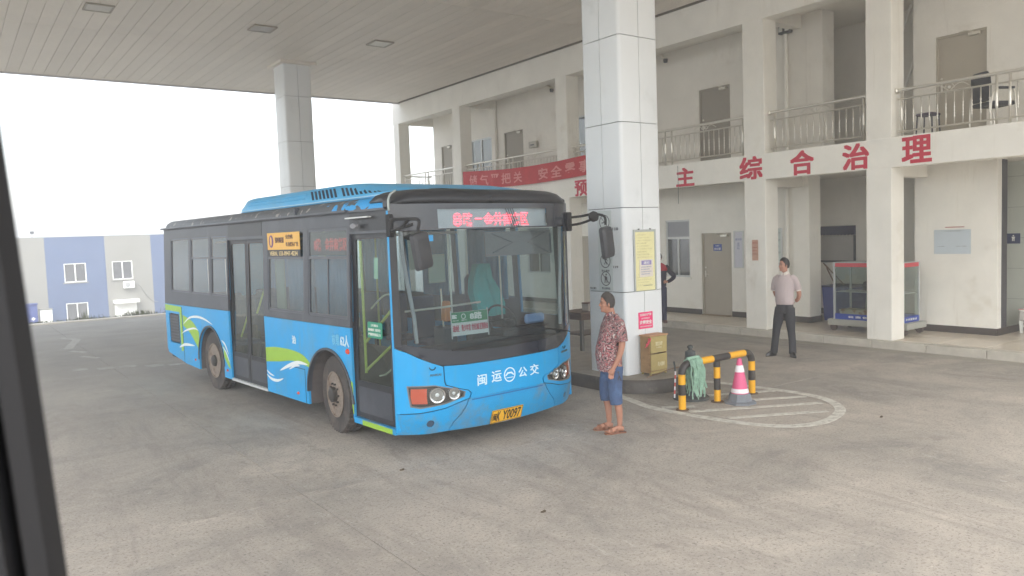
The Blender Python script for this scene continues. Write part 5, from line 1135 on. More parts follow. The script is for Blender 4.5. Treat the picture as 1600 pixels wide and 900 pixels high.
# wooden cabinet on the island
OCH=mat('ochre_cabinet_paint',S((178,160,104)),.6,var=.08,vs_=4,dirt=S((146,126,84)),ds=4,dt=(.55,.8)); WDS=mat('cabinet_side_wood',S((166,132,92)),.7,var=.12,vs_=3,stretch=(1,1,4),dirt=S((120,92,64)),ds=5)
t=thing('wooden_cabinet',(8.49,8.13,.206),'small two-door ochre wooden cabinet standing against the near pillar','cabinet'); t.scale=(1,1,1.09)
bm=B(); box(bm,-.18,-.165,-.09,.1,.03,.53,b=.002); box(bm,.165,.18,-.09,.1,.03,.53,b=.002); box(bm,-.165,.165,.085,.1,.05,.53); box(bm,-.165,.165,-.085,.085,.05,.065); obj('carcass',bm,WDS,t)
obj('top',boxm(-.20,.20,-.115,.105,.531,.548,b=.004),mat('cabinet_top',S((190,146,104)),.55,var=.1),t)
for i,(a,b,s_) in enumerate(((.305,.525,'消防沙箱'),(.065,.285,'灭火器材'))):
    d=obj('door',boxm(-.163,.163,-.105,-.088,a,b,b=.004),OCH,t)
    bm=B(); box(bm,-.17,.17,-.1085,-.1055,a,a+.012); box(bm,-.17,.17,-.1085,-.1055,b-.012,b); box(bm,-.17,-.155,-.1083,-.1055,a+.012,b-.012); box(bm,.155,.17,-.1083,-.1055,a+.012,b-.012); obj('moulding',bm,OCH,d)
    text('lettering',s_,mat('cabinet_pale_print',S((216,208,170)),.6),d,(-.07 if i==0 else -.03,-.106,a+.09 if i==0 else a+.05),(1,0,0),(0,0,1),.15,.06,bold=.02,ext=.001)
    text('lettering','严禁挪用',mat('cabinet_pale_print',(0,0,0,1)),d,(-.05,-.106,a+.06),(1,0,0),(0,0,1),.11,.018,bold=0,ext=.001) if i==0 else None
for x,y in ((-.17,-.09),(.15,-.09),(-.17,.07),(.15,.07)): obj('leg',boxm(x,x+.025,y,y+.025,0,.05),OCH,t)
bm=B(); box(bm,-.16,.16,-.1,-.09,.02,.05); obj('plinth',bm,OCH,t)
# red ribbon on the cabinet corner
t=thing('red_ribbon',(8.26,8.02,.72),'crumpled red and white cloth strip hanging at the cabinet corner on the pillar','cloth')
bm=B(); random.seed(3)
for k in range(6): tube(bm,bez([(random.uniform(-.0,.05),random.uniform(-.02,.0),.05),(random.uniform(-.05,.03),-.02,.0),(random.uniform(-.12,-.02),-.03,random.uniform(-.10,-.0))],3),.006,5)
obj('strip',bm,mat('ribbon_red',S((206,80,96)),.8,var=.5,vs_=40),t,smooth=True)
# rope
t=thing('rope',(8.6,7.95,.21),'thin brown rope stretched from the cabinet foot to the dark cone','rope')
bm=B(); tube(bm,bez([(-.45,.0,.005),(-.2,-.02,.04),(0,-.06,.08),(.1,-.3,.15),(-.1,-.6,.22),(-.28,-.68,.30)],6),.006,6); obj('cord',bm,mat('rope_brown',S((132,104,86)),.9),t,smooth=True)
# dark table behind the bus front
DW=mat('dark_table_wood',S((84,66,56)),.5,var=.15,vs_=4)
t=thing('table',(10.25,11.5,0),'dark wooden table partly hidden behind the front of the bus','table')
obj('top',boxm(-.55,.55,-.35,.35,.78,.83,b=.006),DW,t); obj('apron',boxm(-.5,.5,-.3,.3,.68,.78),DW,t); obj('shelf',boxm(-.48,.48,-.3,.3,.38,.40),DW,t)
for x in (-.5,.44):
    for y in (-.3,.24): obj('leg',boxm(x,x+.06,y,y+.06,0,.68),mat('table_leg_grey',S((90,88,86)),.6),t)
t=thing('cash_box',(10.15,11.4,.83),'small pale box on the dark table behind the bus','box')
obj('body',boxm(-.12,.12,-.1,.1,0,.14,b=.008),mat('box_pale',S((170,160,150)),.6),t); obj('lid',boxm(-.125,.125,-.105,.105,.141,.16,b=.004),mat('box_brown',S((110,80,70)),.6),t)
# debris on the yard
DEB=mat('dry_leaf_brown',S((84,72,58)),.9,var=.2)
random.seed(11)
for i,(x,y,lb) in enumerate(((3.62,7.0,'small dark leaf on the concrete left of the front wheel'),(3.95,5.1,'curled dark twig on the open concrete below the bus front'),(9.0,4.9,'tiny reddish scrap right of the painted oval'))):
    bm=B(); n=7; L_=.012+.008*random.random()
    loft(bm,[[(L_*math.cos(2*PI*k/n)*(1.8),L_*.6*math.sin(2*PI*k/n),z+.008*math.sin(k*2.0)) for k in range(n)] for z in (.002,.008)])
    tagmesh(obj('litter',bm,DEB),lb,'litter').location=(x,y,.004)
# glass trolley by the second column
ALF=mat('trolley_aluminium',S((196,198,198)),.4,metal=.3); TRB=mat('trolley_blue',S((44,74,168)),.45,var=.05); TRG=mat('trolley_plinth_grey',S((168,168,160)),.6,var=.06)
t=thing('display_trolley',(15.05,8.32,.15),'glass sided trolley with red top rail and blue base strip behind the right slim column','trolley')
y0,y1,x0,x1=-.70,.72,-.25,.35
for x in (x0,x1):
    for y in (y0,y1): obj('post',boxm(x-.018,x+.018,y-.018,y+.018,.24,1.40),ALF,t)
RDT=mat('trolley_red_rail',S((206,74,84)),.5)
for a in ((x0-.012,x0+.012,y0+.019,y1-.019),(x1-.012,x1+.012,y0+.019,y1-.019)): obj('top_rail',boxm(a[0],a[1],a[2],a[3],1.32,1.395),RDT,t)
for a in ((x0+.019,x1-.019,y0-.012,y0+.012),(x0+.019,x1-.019,y1-.012,y1+.012)): obj('top_rail',boxm(a[0],a[1],a[2],a[3],1.32,1.395),RDT,t)
obj('top_frame',boxm(x0-.02,x1+.02,y0-.02,y1+.02,1.401,1.415),ALF,t)
obj('shelf',boxm(x0+.02,x1-.02,y0+.02,y1-.02,.80,.815),ALF,t)
for a in ((x0-.003,x0+.003,y0+.02,y1-.02),(x1-.003,x1+.003,y0+.02,y1-.02),(x0+.02,x1-.02,y0-.003,y0+.003),(x0+.02,x1-.02,y1-.003,y1+.003)): obj('pane',boxm(a[0],a[1],a[2],a[3],.36,1.32),GLASSC,t)
for a in ((x0-.014,x0-.004,y0+.0,y1-.0),(x1+.004,x1+.014,y0,y1)): obj('base_strip',boxm(a[0],a[1],a[2],a[3],.245,.36),TRB,t)
for a in ((x0,x1,y0-.014,y0-.004),): obj('base_strip',boxm(a[0],a[1],a[2],a[3],.245,.36),TRB,t)
text('lettering','公 交 便 民 服 务',WHITE,t,(x0-.015,y1-.3,.28),(0,-1,0),(0,0,1),.9,.045,thick=.03,ext=.001); text('lettering','便 民 服 务 点',WHITE,t,(x0+.08,y0-.015,.28),(1,0,0),(0,0,1),.42,.045,thick=.03,ext=.001)
obj('plinth',boxm(x0-.08,x1+.08,y0-.12,y1+.12,.12,.244,b=.012),TRG,t)
for x in (x0,x1):
    for y in (y0-.02,y1+.02):
        bm=B(); loft(bm,[[(x-.03*0+dx,y+.07*math.cos(2*PI*k/16),.075+.07*math.sin(2*PI*k/16)) for k in range(16)] for dx in (-.025,.025)]); obj('wheel',bm,mat('castor_brown',S((84,72,68)),.7),t,smooth=True)
t=thing('cardboard_box',(15.0,8.66,.52),'open pale cardboard box on the floor of the glass trolley','box')
bm=B(); loft(bm,[[(x,y,0) for x,y in ((-.14,-.26),(.14,-.26),(.14,.26),(-.14,.26))],[(x,y,.2) for x,y in ((-.18,-.30),(.18,-.30),(.18,.30),(-.18,.30))]]); obj('body',bm,mat('carton_pale',S((196,186,166)),.8,var=.1,dirt=S((150,112,84)),ds=6,dt=(.5,.6)),t)
t.location.z=.395
t=thing('black_bag',(15.25,8.5,.966),'dark bag on the glass trolley shelf','bag')
bm=B(); lathe(bm,[(.01,0),(.16,.01),(.19,.08),(.15,.17),(.05,.21),(.01,.21)],14); obj('body',bm,DG,t,smooth=True)
t=thing('paper_sheet',(14.83,7.93,1.15),'white paper taped inside the glass trolley near its top','paper'); obj('sheet',boxm(0,.003,-.16,.16,-.1,.22),WHITE,t)
t.location=(14.785,7.75,1.1)
# blue bin with tool handles
t=thing('blue_bin',(16.4,9.85,.15),'large dark blue bin in the stair recess behind the trolley','bin')
bm=B(); loft(bm,[[(x,y,.02) for x,y in ((-.3,-.36),(.3,-.36),(.3,.24),(-.3,.24))],[(x,y,.78) for x,y in ((-.34,-.42),(.34,-.42),(.34,.27),(-.34,.27))]]); obj('body',bm,mat('bin_blue',S((46,62,132)),.5,var=.08),t)
obj('rim',boxm(-.36,.36,-.44,.275,.781,.82,b=.01),mat('bin_rim_dark',S((40,48,84)),.6),t)
for i,(a,b) in enumerate((((-.1,-.15,.81),(-.2,.32,1.32)),((-.05,.12,.81),(-.2,.24,1.22)))):
    t2=thing('tool_handle',(16.4,9.85,.15),('longer' if i==0 else 'shorter')+' brown tool handle sticking out of the dark blue bin','tool'); bm=B(); tube(bm,[a,b],.014,8); obj('shaft',bm,mat('handle_brown',S((110,84,70)),.7),t2,smooth=True); t2.location=t.location
# small step stool at the far right
t=thing('step_stool',(16.6,6.05,.15),'small white plastic stool with dark legs below the toilet sign','stool')
obj('seat',boxm(-.18,.18,-.2,.2,.42,.46,b=.015),WHITE,t); obj('skirt',boxm(-.17,.17,-.19,.19,.24,.419,b=.01),mat('stool_grey',S((196,192,186)),.6),t); obj('trim',boxm(-.183,.183,-.203,.203,.452,.458),RDT,t)
for x in (-.15,.11):
    for y in (-.18,.14):
        bm=B(); loft(bm,[[(x+px*s_,y+py*s_,z) for px,py in ((0,0),(.05,0),(.05,.05),(0,.05))] for z,s_ in ((0,.8),(.25,1.2))]); obj('leg',bm,WHITE if x<0 else DKG,t)
# chairs on the balcony
t=thing('office_chair',(14.95,6.1,3.87),'black padded office chair with chrome arms behind the right balcony railing','chair',rz=R(62))
PAD=mat('black_chair_pad',S((46,48,54)),.6,var=.1)
bm=B(); rr=[]
for z,w_ in ((.50,.20),(.58,.235),(.75,.245),(.92,.23),(1.0,.17)): rr.append([(w_*math.cos(2*PI*k/20),.24+.035*math.sin(2*PI*k/20)+.04*(z-.5),z) for k in range(20)])
loft(bm,rr); obj('backrest',bm,PAD,t,smooth=True); obj('seat',boxm(-.24,.24,-.24,.24,.42,.49,b=.03,seg=2),PAD,t)
for s_ in (-1,1):
    bm=B(); tube(bm,bez([(s_*.25,-.24,0),(s_*.26,-.2,.4),(s_*.27,-.15,.66),(s_*.27,.0,.70),(s_*.26,.2,.66),(s_*.25,.26,.4),(s_*.25,.26,0)],4),.013,8); obj('chair_leg',bm,STEEL,t,smooth=True)
    obj('armrest',boxm(s_*.27-.03,s_*.27+.03,-.16,.14,.68,.72,b=.01),PAD,t)
t=thing('stool',(14.8,7.15,3.87),'low dark stool behind the railing next to the right slim column','stool'); obj('seat',boxm(-.16,.16,-.16,.16,.40,.45,b=.02),mat('stool_purple_grey',S((84,76,92)),.6),t)
for x,y in ((-.13,-.13),(.13,-.13),(-.13,.13),(.13,.13)): bm=B(); tube(bm,[(x,y,.4),(x*1.15,y*1.15,0)],.014,6); obj('leg',bm,DKG,t)

# window post of the vehicle the photograph was taken from
t=thing('window_post',(-.07,.40,1.6),'black rubber-edged window post of the viewing vehicle at the left edge','window post')
BP=mat('window_post_black',S((16,15,18)),.6,var=.12,vs_=8,stretch=(6,6,1)); BP2=mat('window_post_seal',S((18,17,19)),.7,var=.1,vs_=10,stretch=(6,6,1))
def strip(nm,M,xe0,xe1,wl_,y0,y1):   # xe(z) right edge at z=2.8 and z=1.6
    bm=B(); rr=[]
    for z in (3.0,2.6,2.2,1.8,1.4):
        xr=xe0+(xe1-xe0)*(2.8-z)/1.2; rr.append([(xr-.008,y0,z),(xr,(y0*2+y1)/3,z),(xr,(y0+2*y1)/3,z),(xr-.01,y1,z),(xr-wl_,y1,z),(xr-wl_,y0,z)])
    loft(bm,rr)
    o=obj(nm,bm,M,t,world=True,smooth=True)
strip('seal',BP2,.0005,.0725,.016,.405,.43); strip('post',BP,-.0150,.0570,.30,.40,.45)

# ================= PEOPLE =================
SKIN=mat('skin_tan',S((168,120,98)),.55,var=.06,vs_=8); SKIN2=mat('skin_light',S((178,130,110)),.55,var=.06,vs_=8); HAIR=mat('short_black_hair',S((62,57,54)),.85,var=.3,vs_=60); HAIR2=mat('hair_dark',S((50,46,45)),.8,var=.3,vs_=50)
EYE=mat('eye_dark',S((30,24,22)),.3); LIP=mat('lip_tone',S((150,88,78)),.5)
def ell(cx,cy,z,rx,ry,n=20,p=2.0,rot=0):
    out=[]
    for k in range(n):
        a=2*PI*k/n; c_,s_=math.cos(a),math.sin(a); x=rx*abs(c_)**(2/p)*(1 if c_>=0 else -1); y=ry*abs(s_)**(2/p)*(1 if s_>=0 else -1)
        out.append((cx+x*math.cos(rot)-y*math.sin(rot),cy+x*math.sin(rot)+y*math.cos(rot),z))
    return out
def limb(bm,pts,rs,n=12):
    P=bez([tuple(p)+(r,) for p,r in zip(pts,rs)],5); tube(bm,[p[:3] for p in P],[p[3] for p in P],n)
def ball(bm,c,r,sc=(1,1,1)):
    bmesh.ops.create_icosphere(bm,subdivisions=2,radius=r,matrix=Matrix.Translation(c)@Matrix.Diagonal((*sc,1)))
def headbm(bm,hz,turn,c,s=1.0):
    """head with face towards local -Y turned by 'turn' about z; hz = chin height"""
    rings=[]; Mx=Matrix.Rotation(turn,3,'Z'); n=24
    # z, half width, back, front
    for z,wx,yb,yf in ((-.02,.030,.045,.02),(.0,.040,.055,.062),(.012,.050,.06,.076),(.035,.060,.066,.080),(.060,.066,.078,.080),(.085,.070,.088,.078),(.110,.073,.096,.080),(.130,.0745,.100,.084),(.155,.075,.101,.080),(.185,.070,.096,.070),(.210,.055,.078,.050),(.226,.030,.045,.022),(.230,.008,.012,.008)):
        r=[]
        for k in range(n):
            a=2*PI*k/n; ca,sa=math.cos(a),math.sin(a); y=sa*(yb if sa>0 else yf); x=ca*wx*(1-.10*max(0,-sa)**2)
            r.append(Vector((c[0],c[1],hz))+Mx@Vector((x*s,y*s,z*s)))
        rings.append(r)
    loft(bm,rings)
    T=lambda x,y,z: Vector((c[0],c[1],hz))+Mx@(Vector((x,y,z))*s)
    tube(bm,[T(0,-.076,.118),T(0,-.088,.098),T(0,-.098,.078),T(0,-.094,.068)],[.008,.010,.013,.010],8)
    ball(bm,T(-.011,-.086,.071),.009*s); ball(bm,T(.011,-.086,.071),.009*s)
    ball(bm,T(0,-.078,.044),.015*s,(1.5,.8,.6)); ball(bm,T(0,-.076,.033),.013*s,(1.3,.8,.6)); ball(bm,T(0,-.066,.008),.02*s,(1.1,.9,.7))
    for q in (-1,1):
        ball(bm,T(q*.028,-.074,.128),.014*s,(1.5,.6,.45)); ball(bm,T(q*.076,.008,.088),.022*s,(.45,.8,1.3)); ball(bm,T(q*.045,-.055,.075),.018*s,(1,.8,.8))
    return T
def hand(bm,wr,dr,side_,curl=.5,spread=(1,0,0),s=1.0):
    """palm from wrist wr along dr, four fingers and a thumb on the spread side"""
    d=Vector(dr).normalized(); sp_=Vector(spread); sp_=(sp_-d*sp_.dot(d)).normalized(); nrm=d.cross(sp_)*side_
    w_=Vector(wr); pc=w_+d*.05*s
    tube(bm,[w_-d*.02,w_+d*.02,w_+d*.085*s],[.024*s,.030*s,.030*s],8)
    for q in (-1,1): tube(bm,[w_+sp_*q*.008,w_+d*.085*s+sp_*q*.022*s],[.020*s,.017*s],8)
    for i,(o_,L_) in enumerate(((.031,.070),(.011,.080),(-.010,.075),(-.030,.058))):
        b0=w_+d*.082*s+sp_*o_*s; c_=curl*(.9+.12*i); p1=b0+(d*math.cos(c_*.5)+nrm*math.sin(c_*.5))*L_*.45*s; p2=p1+(d*math.cos(c_*1.3)+nrm*math.sin(c_*1.3))*L_*.33*s; p3=p2+(d*math.cos(c_*2.1)+nrm*math.sin(c_*2.1))*L_*.25*s
        tube(bm,[b0-d*.01,b0,p1,p2,p3],[.0095*s,.0098*s,.009*s,.0082*s,.006*s],8)
    t0=w_+d*.03*s+sp_*.026*s; t1=t0+(d*.6+sp_*.6+nrm*.3).normalized()*.04*s; t2=t1+(d*.9+sp_*.2+nrm*.5).normalized()*.032*s
    tube(bm,[t0,t1,t2],[.013*s,.011*s,.008*s],8)
def remesh(o,v): modif(o,'REMESH',mode='VOXEL',voxel_size=v,use_smooth_shade=True); modif(o,'SMOOTH',factor=.5,iterations=2); return o
def hairmesh(T,s,turn,M,parent,front_z=.165):
    bm=B(); bmesh.ops.create_uvsphere(bm,u_segments=72,v_segments=56,radius=1)
    for v in bm.verts:
        x,y,z=v.co; yy=y*(.108 if y>0 else .088); v.co=T(x*.081,yy+.002,.118+z*.119)
    # cut away the face, neck and ear openings
    dele=[]
    inv={}
    bm.faces.ensure_lookup_table()
    for f in bm.faces:
        c=f.calc_center_median(); dele_f=False
        loc=(c-T(0,0,0)); loc=Matrix.Rotation(-turn,3,'Z')@loc/s
        ky=((-.2,front_z+.01),(-.06,front_z),(-.040,front_z-.035),(-.022,front_z-.055),(-.014,.075),(-.002,.075),(.004,.112),(.022,.112),(.030,.05),(.2,.045))
        for (ya,za),(yb_,zb2) in zip(ky,ky[1:]):
            if ya<=loc.y<yb_: lim=za+(zb2-za)*(loc.y-ya)/(yb_-ya)
        if loc.z<lim: dele.append(f)
    bmesh.ops.delete(bm,geom=dele,context='FACES')
    o=obj('hair',bm,M,parent,smooth=True); modif(o,'SOLIDIFY',thickness=.007,offset=0); return o
def face(T,parent,M=EYE):
    for q in (-1,1):
        bm=B(); ball(bm,T(q*.031,-.0735,.108),.0095,(1.5,.6,.6)); obj('eye',bm,M,parent,smooth=True)
        bm=B(); tube(bm,[T(q*.014,-.083,.128),T(q*.03,-.0825,.133),T(q*.048,-.070,.129)],.0035,6); obj('eyebrow',bm,HAIR2,parent)
    bm=B(); tube(bm,[T(-.022,-.083,.038),T(0,-.092,.040),T(.022,-.083,.038)],[.003,.005,.003],6); obj('mouth',bm,LIP,parent,smooth=True)

# --- man in the patterned shirt (faces local -Y) ---
man=thing('person',(6.25,6.66,0),'man in a patterned red and black shirt and denim shorts standing beside the bus','person',rz=R(-113))
man.scale=(.93,.87,.965)
bm=B()
c=(0,-.05)
T=headbm(bm,1.475,R(-9),c,1.0)
tube(bm,[(0,.03,1.36),(0,.01,1.44),(0,-.01,1.53)],[.062,.056,.052],14)
loft(bm,[ell(0,.0,.80,.14,.11),ell(0,-.01,.95,.16,.13),ell(0,-.01,1.1,.16,.13),ell(0,.01,1.25,.18,.12),ell(0,.02,1.36,.15,.09),ell(0,.03,1.41,.07,.06)])
# left arm (towards the camera) hangs to the hip, right arm similar
limb(bm,[(.185,.04,1.35),(.225,.06,1.18),(.235,.05,1.06),(.235,.0,.93),(.225,-.06,.83)],[.055,.048,.042,.036,.027]); hand(bm,(.223,-.065,.825),(-.15,-.35,-1),-1,.55,(0,-1,.2))
limb(bm,[(-.185,.03,1.35),(-.225,.05,1.18),(-.232,.05,1.06),(-.225,.03,.93),(-.215,.01,.83)],[.055,.048,.042,.036,.027]); hand(bm,(-.213,.01,.825),(.1,-.2,-1),1,.55,(0,-1,.2))
limb(bm,[(.09,.02,.84),(.10,.0,.62),(.10,.0,.46),(.105,.04,.30),(.105,.05,.10)],[.088,.075,.056,.050,.034])
limb(bm,[(-.09,.0,.84),(-.10,-.04,.62),(-.10,-.06,.46),(-.105,-.03,.30),(-.105,-.02,.10)],[.088,.075,.056,.050,.034])
for x,y in ((.105,.05),(-.105,-.02)):
    tube(bm,[(x,y+.045,.045),(x,y,.06),(x+.01*(1 if x>0 else -1),y-.08,.048),(x+.02*(1 if x>0 else -1),y-.17,.03)],[.032,.038,.036,.026],10)
    for q in range(5): xx=x+(-.03+.015*q); tube(bm,[(xx,y-.16,.032),(xx+.003,y-.215+.008*q*(1 if x<0 else 1),.026)],[.010,.008],6)
remesh(obj('body',bm,SKIN,man,smooth=True),.0075)
hairmesh(T,1.0,R(-9),HAIR,man,.178); face(T,man)
def pattern_mat():
    M=bpy.data.materials.new('patterned_shirt_print'); M.use_nodes=True; n=M.node_tree.nodes; l=M.node_tree.links; b=n['Principled BSDF']; b.inputs['Roughness'].default_value=.85
    tc=n.new('ShaderNodeTexCoord'); t1=n.new('ShaderNodeTexNoise'); t1.inputs['Scale'].default_value=12; t1.inputs['Detail'].default_value=2; t1.inputs['Distortion'].default_value=2.2; l.new(tc.outputs['Object'],t1.inputs[0])
    r=n.new('ShaderNodeValToRGB'); r.color_ramp.interpolation='CONSTANT'; E_=r.color_ramp.elements
    E_[0].position=0; E_[0].color=S((44,36,38)); E_[1].position=.40; E_[1].color=S((206,196,190))
    for p_,c_ in ((.425,(158,48,60)),(.465,(46,36,42)),(.515,(204,196,192)),(.54,(166,62,70)),(.58,(44,36,40)),(.65,(196,186,180))): e=E_.new(p_); e.color=S(c_)
    l.new(t1.outputs[0],r.inputs[0]); l.new(r.outputs[0],b.inputs['Base Color']); return M
SH=pattern_mat()
bm=B()
loft(bm,[ell(0,-.03,.76,.185,.165),ell(0,-.035,.84,.188,.17),ell(0,-.045,.95,.188,.178),ell(0,-.04,1.05,.185,.17),ell(0,-.015,1.18,.195,.15),ell(0,.01,1.30,.205,.135),ell(0,.02,1.37,.185,.11),ell(0,.03,1.42,.10,.08),ell(0,.03,1.445,.068,.064)])
for q in (-1,1):
    tube(bm,[(q*.12,.02,1.37),(q*.19,.04,1.34),(q*.225,.055,1.24),(q*.24,.06,1.13)],[.07,.078,.074,.078],14)
o=remesh(obj('shirt',bm,SH,man,smooth=True),.010)
bm=B()
for q in (-1,1): 
    loft(bm,[[(q*.0,-.055,1.455),(q*.055,-.03,1.475),(q*.065,.02,1.475),(q*.08,.0,1.44),(q*.06,-.055,1.42),(q*.015,-.085,1.40)],[(q*.0,-.062,1.455),(q*.058,-.034,1.475),(q*.07,.02,1.475),(q*.086,.0,1.438),(q*.064,-.062,1.418),(q*.015,-.092,1.398)]])
obj('collar',bm,SH,man)
DEN=mat('denim_shorts',S((68,86,118)),.9,var=.18,vs_=7,bump=.3,bs=90,dirt=S((84,112,150)),ds=5,dt=(.5,.75))
bm=B(); loft(bm,[ell(0,.0,.72,.155,.125),ell(0,.0,.80,.165,.135),ell(0,.0,.90,.16,.13)])
limb(bm,[(.085,.015,.82),(.095,.0,.65),(.10,.0,.50),(.102,.01,.355)],[.105,.102,.092,.084],14); limb(bm,[(-.085,.0,.82),(-.095,-.035,.65),(-.10,-.055,.50),(-.102,-.05,.375)],[.105,.102,.092,.084],14)
remesh(obj('shorts',bm,DEN,man,smooth=True),.010)
SAN=mat('brown_sandal_leather',S((128,84,62)),.6,var=.1)
for x,y in ((.11,.05),(-.11,-.02)):
    q=1 if x>0 else -1; sn=bpy.data.objects.new('sandal',None); COL.objects.link(sn); sn.parent=man
    bm=B(); P_=[(x+q*.0-.034,y+.075),(x+.034,y+.075),(x+.038,y-.05),(x+.05+q*.01,y-.15),(x+.035+q*.012,y-.22),(x-.02+q*.012,y-.225),(x-.045+q*.01,y-.16),(x-.038,y-.05)]
    loft(bm,[[(a,b,0) for a,b in P_],[(a,b,.016) for a,b in P_]]); obj('sole',bm,SAN,sn)
    for yy in (-.14,-.06):
        bm=B(); pts=[(x-.045,y+yy,.015),(x-.04,y+yy,.05),(x,y+yy-.01,.080 if yy>-.1 else .066),(x+.042,y+yy,.05),(x+.05,y+yy,.015)]; 
        c_=bez(pts,4); loft(bm,[[(a,b-.018,z),(a,b+.018,z),(a,b+.018,z+.006),(a,b-.018,z+.006)] for a,b,z in c_]); obj('strap',bm,SAN,sn)
bm=B(); lathe(bm,[(.003,.0),(.012,.003),(.012,.012),(.003,.016)],10,(.232,-.01,.735)); tube(bm,[(.232,-.01,.74),(.235,-.0,.69)],.003,5); tube(bm,[(.235,.0,.70),(.240,.02,.64)],.006,6); tube(bm,[(.235,.0,.70),(.238,-.02,.65)],.006,6)
t=thing('key_bunch',(0,0,0),'bunch of keys hanging below the hand of the man in the patterned shirt','keys'); obj('keys',bm,mat('key_metal',S((70,66,64)),.4,metal=.6),t); t.location=man.location; t.rotation_euler=man.rotation_euler

# --- man in the pale polo shirt ---
wm=thing('person',(12.13,8.38,0),'man in a pale lilac polo shirt and black trousers standing with hands behind his back','person',rz=R(-74))
wm.scale=(.965,1.0,1.045)
bm=B(); tn=R(-40)
T=headbm(bm,1.48,tn,(0,-.02),.97)
tube(bm,[(0,.03,1.36),(0,.015,1.44),(0,.0,1.54)],[.058,.054,.05],14)
loft(bm,[ell(0,.0,.82,.14,.10),ell(0,.0,.95,.145,.105),ell(0,.0,1.1,.145,.105),ell(0,.0,1.25,.175,.11),ell(0,.02,1.36,.15,.09),ell(0,.03,1.41,.07,.06)])
limb(bm,[(.165,.03,1.34),(.212,.06,1.20),(.232,.10,1.07),(.18,.15,.97),(.08,.17,.93)],[.052,.046,.041,.035,.027]); hand(bm,(.08,.17,.93),(-1,.05,-.15),1,.6,(0,.1,-1))
limb(bm,[(-.165,.03,1.34),(-.208,.08,1.20),(-.21,.12,1.07),(-.13,.17,.96),(-.04,.19,.92)],[.052,.046,.041,.035,.027]); hand(bm,(-.04,.19,.92),(1,.0,-.1),-1,.6,(0,.1,1))
remesh(obj('body',bm,SKIN2,wm,smooth=True),.0085)
hairmesh(T,.97,tn,HAIR2,wm,.182); face(T,wm)
POLO=mat('pale_lilac_polo',S((186,172,172)),.85,var=.06,vs_=6,bump=.15,bs=80); PCOL=mat('polo_white_collar',S((222,216,208)),.8)
bm=B(); loft(bm,[ell(0,.0,.90,.158,.118),ell(0,-.005,.97,.17,.13),ell(0,-.01,1.08,.168,.128),ell(0,-.005,1.2,.172,.125),ell(0,.01,1.30,.178,.115),ell(0,.02,1.37,.150,.095),ell(0,.03,1.42,.085,.070),ell(0,.03,1.445,.066,.06)])
for q in (-1,1): tube(bm,[(q*.11,.02,1.365),(q*.165,.03,1.335),(q*.208,.055,1.24),(q*.222,.078,1.15)],[.060,.064,.060,.062],14)
remesh(obj('shirt',bm,POLO,wm,smooth=True),.010)
bm=B()
for q in (-1,1): loft(bm,[[(q*.0,-.045,1.445),(q*.045,-.03,1.468),(q*.058,.03,1.475),(q*.072,.015,1.44),(q*.05,-.052,1.415),(q*.018,-.07,1.40)],[(q*.0,-.05,1.445),(q*.048,-.034,1.468),(q*.063,.03,1.475),(q*.077,.015,1.438),(q*.054,-.058,1.413),(q*.018,-.077,1.398)]])
obj('collar',bm,PCOL,wm)
for q in (-1,1): bm=B(); tube(bm,[(q*.2212,.076,1.158),(q*.2232,.080,1.142)],.0645,16,cap=False); o=obj('cuff',bm,PCOL,wm,smooth=True); modif(o,'SOLIDIFY',thickness=.003)
TRO=mat('black_trousers',S((44,44,50)),.8,var=.12,vs_=6,bump=.2,bs=30)
bm=B(); loft(bm,[ell(0,.0,.76,.15,.115),ell(0,.0,.85,.158,.12),ell(0,.0,.95,.152,.113)])
limb(bm,[(.08,.01,.84),(.10,-.005,.64),(.115,-.01,.48),(.125,.015,.28),(.13,.02,.05)],[.10,.092,.074,.066,.068],14); limb(bm,[(-.08,.0,.84),(-.12,-.01,.64),(-.15,-.02,.48),(-.185,.0,.28),(-.215,.0,.05)],[.10,.092,.074,.066,.068],14)
remesh(obj('trousers',bm,TRO,wm,smooth=True),.010)
bm=B(); loft(bm,[ell(0,0,.925,.162,.122),ell(0,0,.96,.160,.120)]); obj('belt',bm,mat('belt_black',S((26,24,24)),.35),wm,smooth=True)
SHO=mat('black_leather_shoe',S((30,28,28)),.3,coat=.3)
for x,y,r_ in ((.13,.01,R(34)),(-.225,.0,R(-22))):
    bm=B(); Mx=Matrix.Rotation(r_,3,'Z'); rr=[]
    for z,L_,w_ in ((0,1,1),(.02,1.01,1.03),(.045,.96,.95),(.07,.72,.75),(.09,.42,.62)):
        pts=[]
        for k in range(16):
            a=2*PI*k/16; px=.046*w_*math.cos(a); py=(-.20*L_ if math.sin(a)<0 else .075)*abs(math.sin(a)); pts.append(Vector((x,y,z))+Mx@Vector((px,py,0)))
        rr.append(pts)
    loft(bm,rr); obj('shoe',bm,SHO,wm,smooth=True)
bm=B(); tube(bm,[(.150,.160,.952),(.130,.164,.945)],.034,14); obj('watch',bm,WHITE,wm,smooth=True)

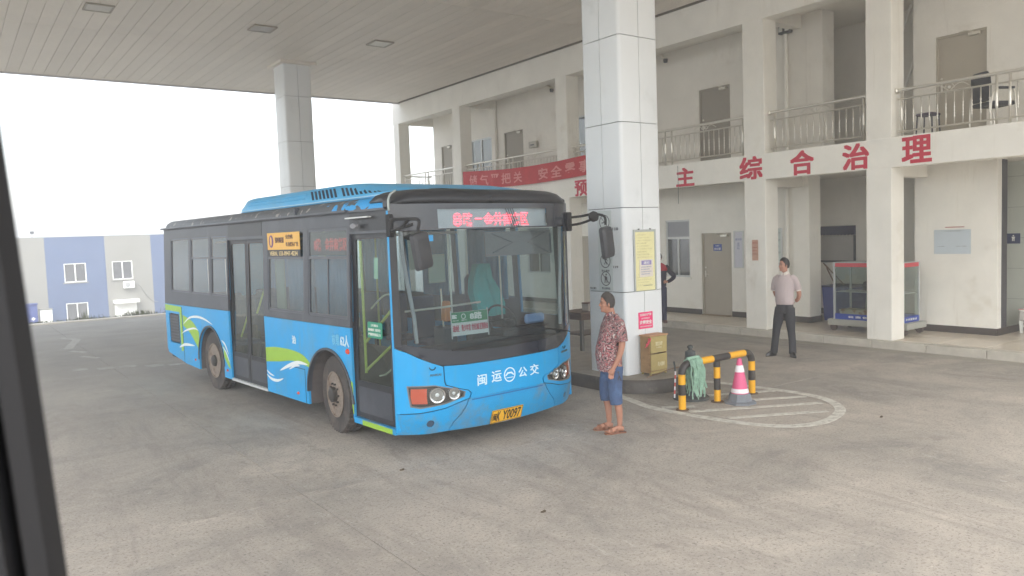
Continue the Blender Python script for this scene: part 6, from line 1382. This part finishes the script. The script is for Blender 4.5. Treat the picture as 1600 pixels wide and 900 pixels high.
# --- person half hidden behind the pillar ---
p3=thing('person',(13.66,12.85,.15),'person in a dark jacket with red shoulders half hidden behind the near pillar','person',rz=R(-36))
p3.scale=(1.0,1.0,1.0)
bm=B(); T=headbm(bm,1.45,R(150),(0,0),.95)
tube(bm,[(0,.03,1.34),(0,.0,1.5)],[.056,.05],14); loft(bm,[ell(0,.0,.82,.14,.10),ell(0,.0,1.1,.15,.105),ell(0,.0,1.25,.17,.11),ell(0,.02,1.36,.14,.09),ell(0,.03,1.41,.07,.06)])
hand(bm,(.17,-.08,.98),(-1,-.3,-.1),1,.6,(0,0,1)); remesh(obj('body',bm,SKIN2,p3,smooth=True),.01); hairmesh(T,.95,R(150),HAIR2,p3,.16)
JK=mat('dark_jacket',S((44,44,60)),.8,var=.1); JR=mat('jacket_red_yoke',S((176,44,58)),.8,var=.06)
bm=B(); loft(bm,[ell(0,0,.88,.17,.13),ell(0,0,1.05,.17,.13),ell(0,0,1.2,.185,.135),ell(0,.01,1.30,.19,.125),ell(0,.02,1.37,.15,.10),ell(0,.03,1.42,.075,.07)])
for q in (-1,1): limb(bm,[(q*.16,.02,1.34),(q*.26,.06,1.22),(q*.36,.05,1.10),(q*.28,-.03,1.02),(q*.19,-.08,.98)],[.066,.06,.056,.046,.04],12)
remesh(obj('jacket',bm,JK,p3,smooth=True),.011)
bm=B(); loft(bm,[ell(0,.005,1.24,.20,.142),ell(0,.01,1.30,.205,.135),ell(0,.02,1.375,.155,.108),ell(0,.03,1.425,.08,.075)])
remesh(obj('jacket_yoke',bm,JR,p3,smooth=True),.011)
bm=B(); loft(bm,[ell(0,0,.76,.15,.115),ell(0,0,.95,.155,.12)])
for q in (-1,1): limb(bm,[(q*.08,0,.84),(q*.09,0,.6),(q*.1,0,.4),(q*.1,.01,.06)],[.10,.088,.074,.068],12)
remesh(obj('trousers',bm,mat('navy_trousers',S((48,50,76)),.8,var=.1),p3,smooth=True),.012)
for q in (-1,1): obj('shoe',boxm(q*.1-.045,q*.1+.045,-.18,.08,0,.07,b=.02,seg=2),mat('brown_shoe',S((96,66,60)),.6),p3,smooth=True)

# ================= VEIL =================
bm=boxm(-2600,2600,-320,2600,-4.6,9.2)  # added volume imitates the milky veil of the window glass
hz=obj('glass_veil',bm,None,kind='stuff')
HM=bpy.data.materials.new('glass_veil_volume'); HM.use_nodes=True; n=HM.node_tree.nodes; n.clear(); o_=n.new('ShaderNodeOutputMaterial'); v_=n.new('ShaderNodeVolumePrincipled'); v_.inputs['Color'].default_value=(.95,.96,.97,1); v_.inputs['Density'].default_value=.0055; v_.inputs['Anisotropy'].default_value=.2
HM.node_tree.links.new(v_.outputs[0],o_.inputs['Volume']); hz.data.materials.append(HM)
hz['label']='added pale volume standing in for the milky veil of the vehicle window glass'; hz['category']='glass_veil'
scene.cycles.volume_bounces=1; scene.cycles.volume_step_rate=10
